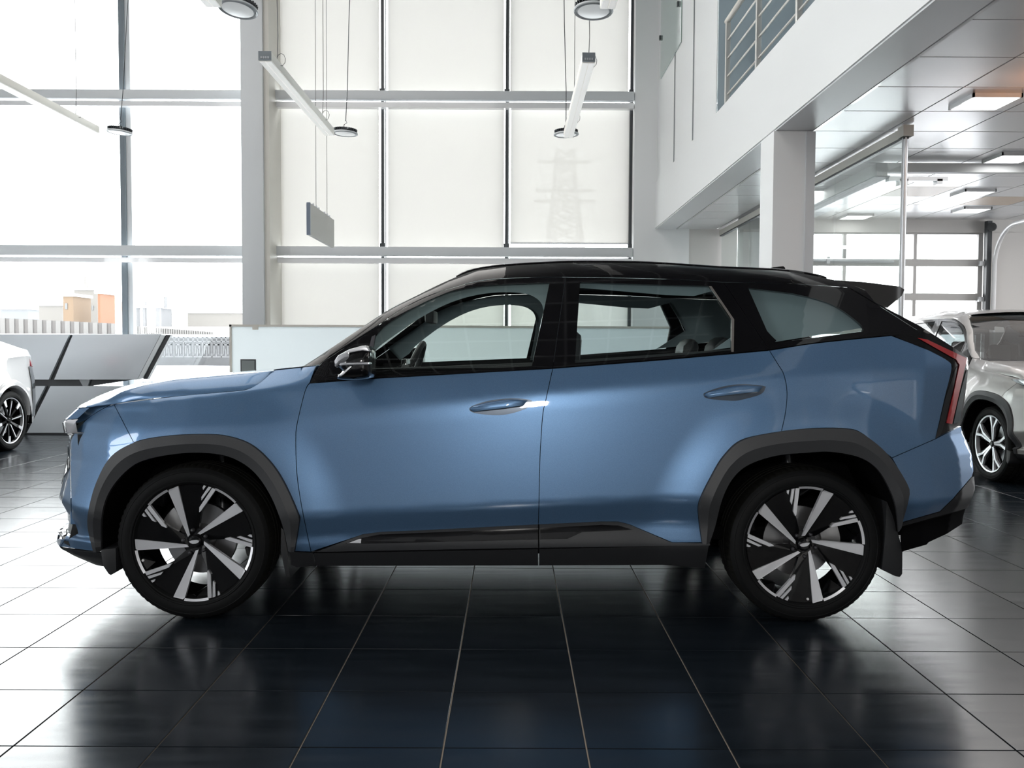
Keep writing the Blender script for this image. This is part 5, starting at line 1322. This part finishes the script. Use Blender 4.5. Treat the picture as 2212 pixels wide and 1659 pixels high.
for sgn in (1, -1):
    def XX(y, z): return XL - W2(y, z) if sgn > 0 else (2 * WO.x - (XL - W2(y, z)))
    lv = [[], [], [], [], [], []]; upv = [[], [], [], []]
    for y in ys_f:
        a = arch_z(y); bz = float(np.interp(y, ysn, beltz)); rz = float(np.interp(y, ysn, roofz))
        for k, t in enumerate((0, .12, .35, .6, .85, 1)): z = a + (bz - a) * t; lv[k].append((XX(y, z), y, z))
        for k, t in enumerate((0, .3, .7, 1)): z = bz + (rz - bz) * t; upv[k].append((XX(y, z), y, z))
    def st2(name, rows, m, fl):
        n = len(rows[0]); V = [p for r in rows for p in r]; Fc = [(j * n + i, j * n + i + 1, (j + 1) * n + i + 1, (j + 1) * n + i) for j in range(len(rows) - 1) for i in range(n - 1)]
        return MB(WO).add(V, Fc).build(name, m, wcar, loc=(0, 0, 0), smooth=True, recalc=False, sharp=50)
    st2('flank', lv, M_WHITE, 0); st2('shoulder', upv, M_WHITE, 0)
    # glass band
    gl = [[], []]
    for y in np.linspace(7.0, 10.15, 20):
        bz = float(np.interp(y, ysn, beltz)); rz = float(np.interp(y, ysn, roofz)); t1 = min(1, max(.1, (10.2 - y) * 1.2))
        for k, z in enumerate((bz + .04, bz + .04 + (rz - bz - .09) * t1)):
            x_ = XX(y, z); gl[k].append((x_ + .006 * sgn, y, z))
    st2('window_glass', gl, M_BLACKG, 0)
    # wheel arch ring, lamp, lower bumper with a dark reflection painted on
    ar = [[(XX(YW2 + r * math.sin(a), .34 + r * math.cos(a)) + o_ * sgn, YW2 + r * math.sin(a), .34 + r * math.cos(a)) for a in np.linspace(-1.45, 1.45, 24)] for r, o_ in ((.50, .004), (.485, .022), (.435, .02), (.41, -.01), (.41, -.12))]
    st2('wheel_arch_trim', ar, M_WHITE, 0)
    wl = [[(XX(YW2, .5) - d * sgn, YW2 + .43 * math.sin(a), .34 + .43 * math.cos(a)) for a in np.linspace(-1.7, 1.7, 20)] for d in (.02, .4)]
    st2('wheel_liner', wl, M_DARK, 0)
    tlr = [[(XX(y, z) + .012 * sgn, y, z + dz) for y, dz in ((11.03, .02), (11.12, .01), (11.22, -.02), (11.32, -.05))] for z in (1.09, 1.05, 1.0, .97)]
    st2('tail_lamp', tlr, mat('lamp_pink_red', (.75, .10, .14), .25, 0, 1, emit=.2), 0)
    bp2 = [[(XX(y, z) + .008 * sgn, y, z) for y in np.linspace(10.93, 11.36, 8)] for z in (.99, .8, .62, .5, .36)]
    st2('rear_bumper', bp2, mat('bumper_slate', (.10, .11, .125), .15, 0, 1), 0)  # dark reflection on the white body put into the colour
top = [[], [], [], [], []]
for y in ys_f:
    rz = float(np.interp(y, ysn, roofz)); xe = XL - W2(y, rz)
    for k, t in enumerate((0, .2, .5, .8, 1)): top[k].append((xe + (2 * WO.x - 2 * xe) * t, y, rz + .04 * 4 * t * (1 - t)))
n = len(top[0]); V = [p for r in top for p in r]; Fc = [(j * n + i, j * n + i + 1, (j + 1) * n + i + 1, (j + 1) * n + i) for j in range(4) for i in range(n - 1)]
MB(WO).add(V, Fc).build('roof', M_WHITE, wcar, loc=(0, 0, 0), smooth=True, recalc=False)
MB(WO).box((XL - 1.6, 6.3, .2), (XL - .25, 11.2, .4)).build('underbody', M_DARK, wcar, loc=(0, 0, 0))
MB(WO).box((XL - 1.5, 11.3, .3), (XL - .3, 11.36, 1.1)).build('tail_panel', M_WHITE, wcar, loc=(0, 0, 0))
MB(WO).box((XL - 1.75, 6.2, .3), (XL - .05, 6.25, 1.0)).build('front_bulkhead', M_WHITE, wcar, loc=(0, 0, 0))
for (x, y, a) in ((XL - .01, YW2, 1), (XL - .01, 7.7, 1), (XL - 1.79, YW2, 0), (XL - 1.79, 7.7, 0)):
    w = wheel(wcar, Vector((x, y, wf_z)) - WO, 0, 3)
    w.rotation_euler = (0, 0, PI / 2 if a else -PI / 2)
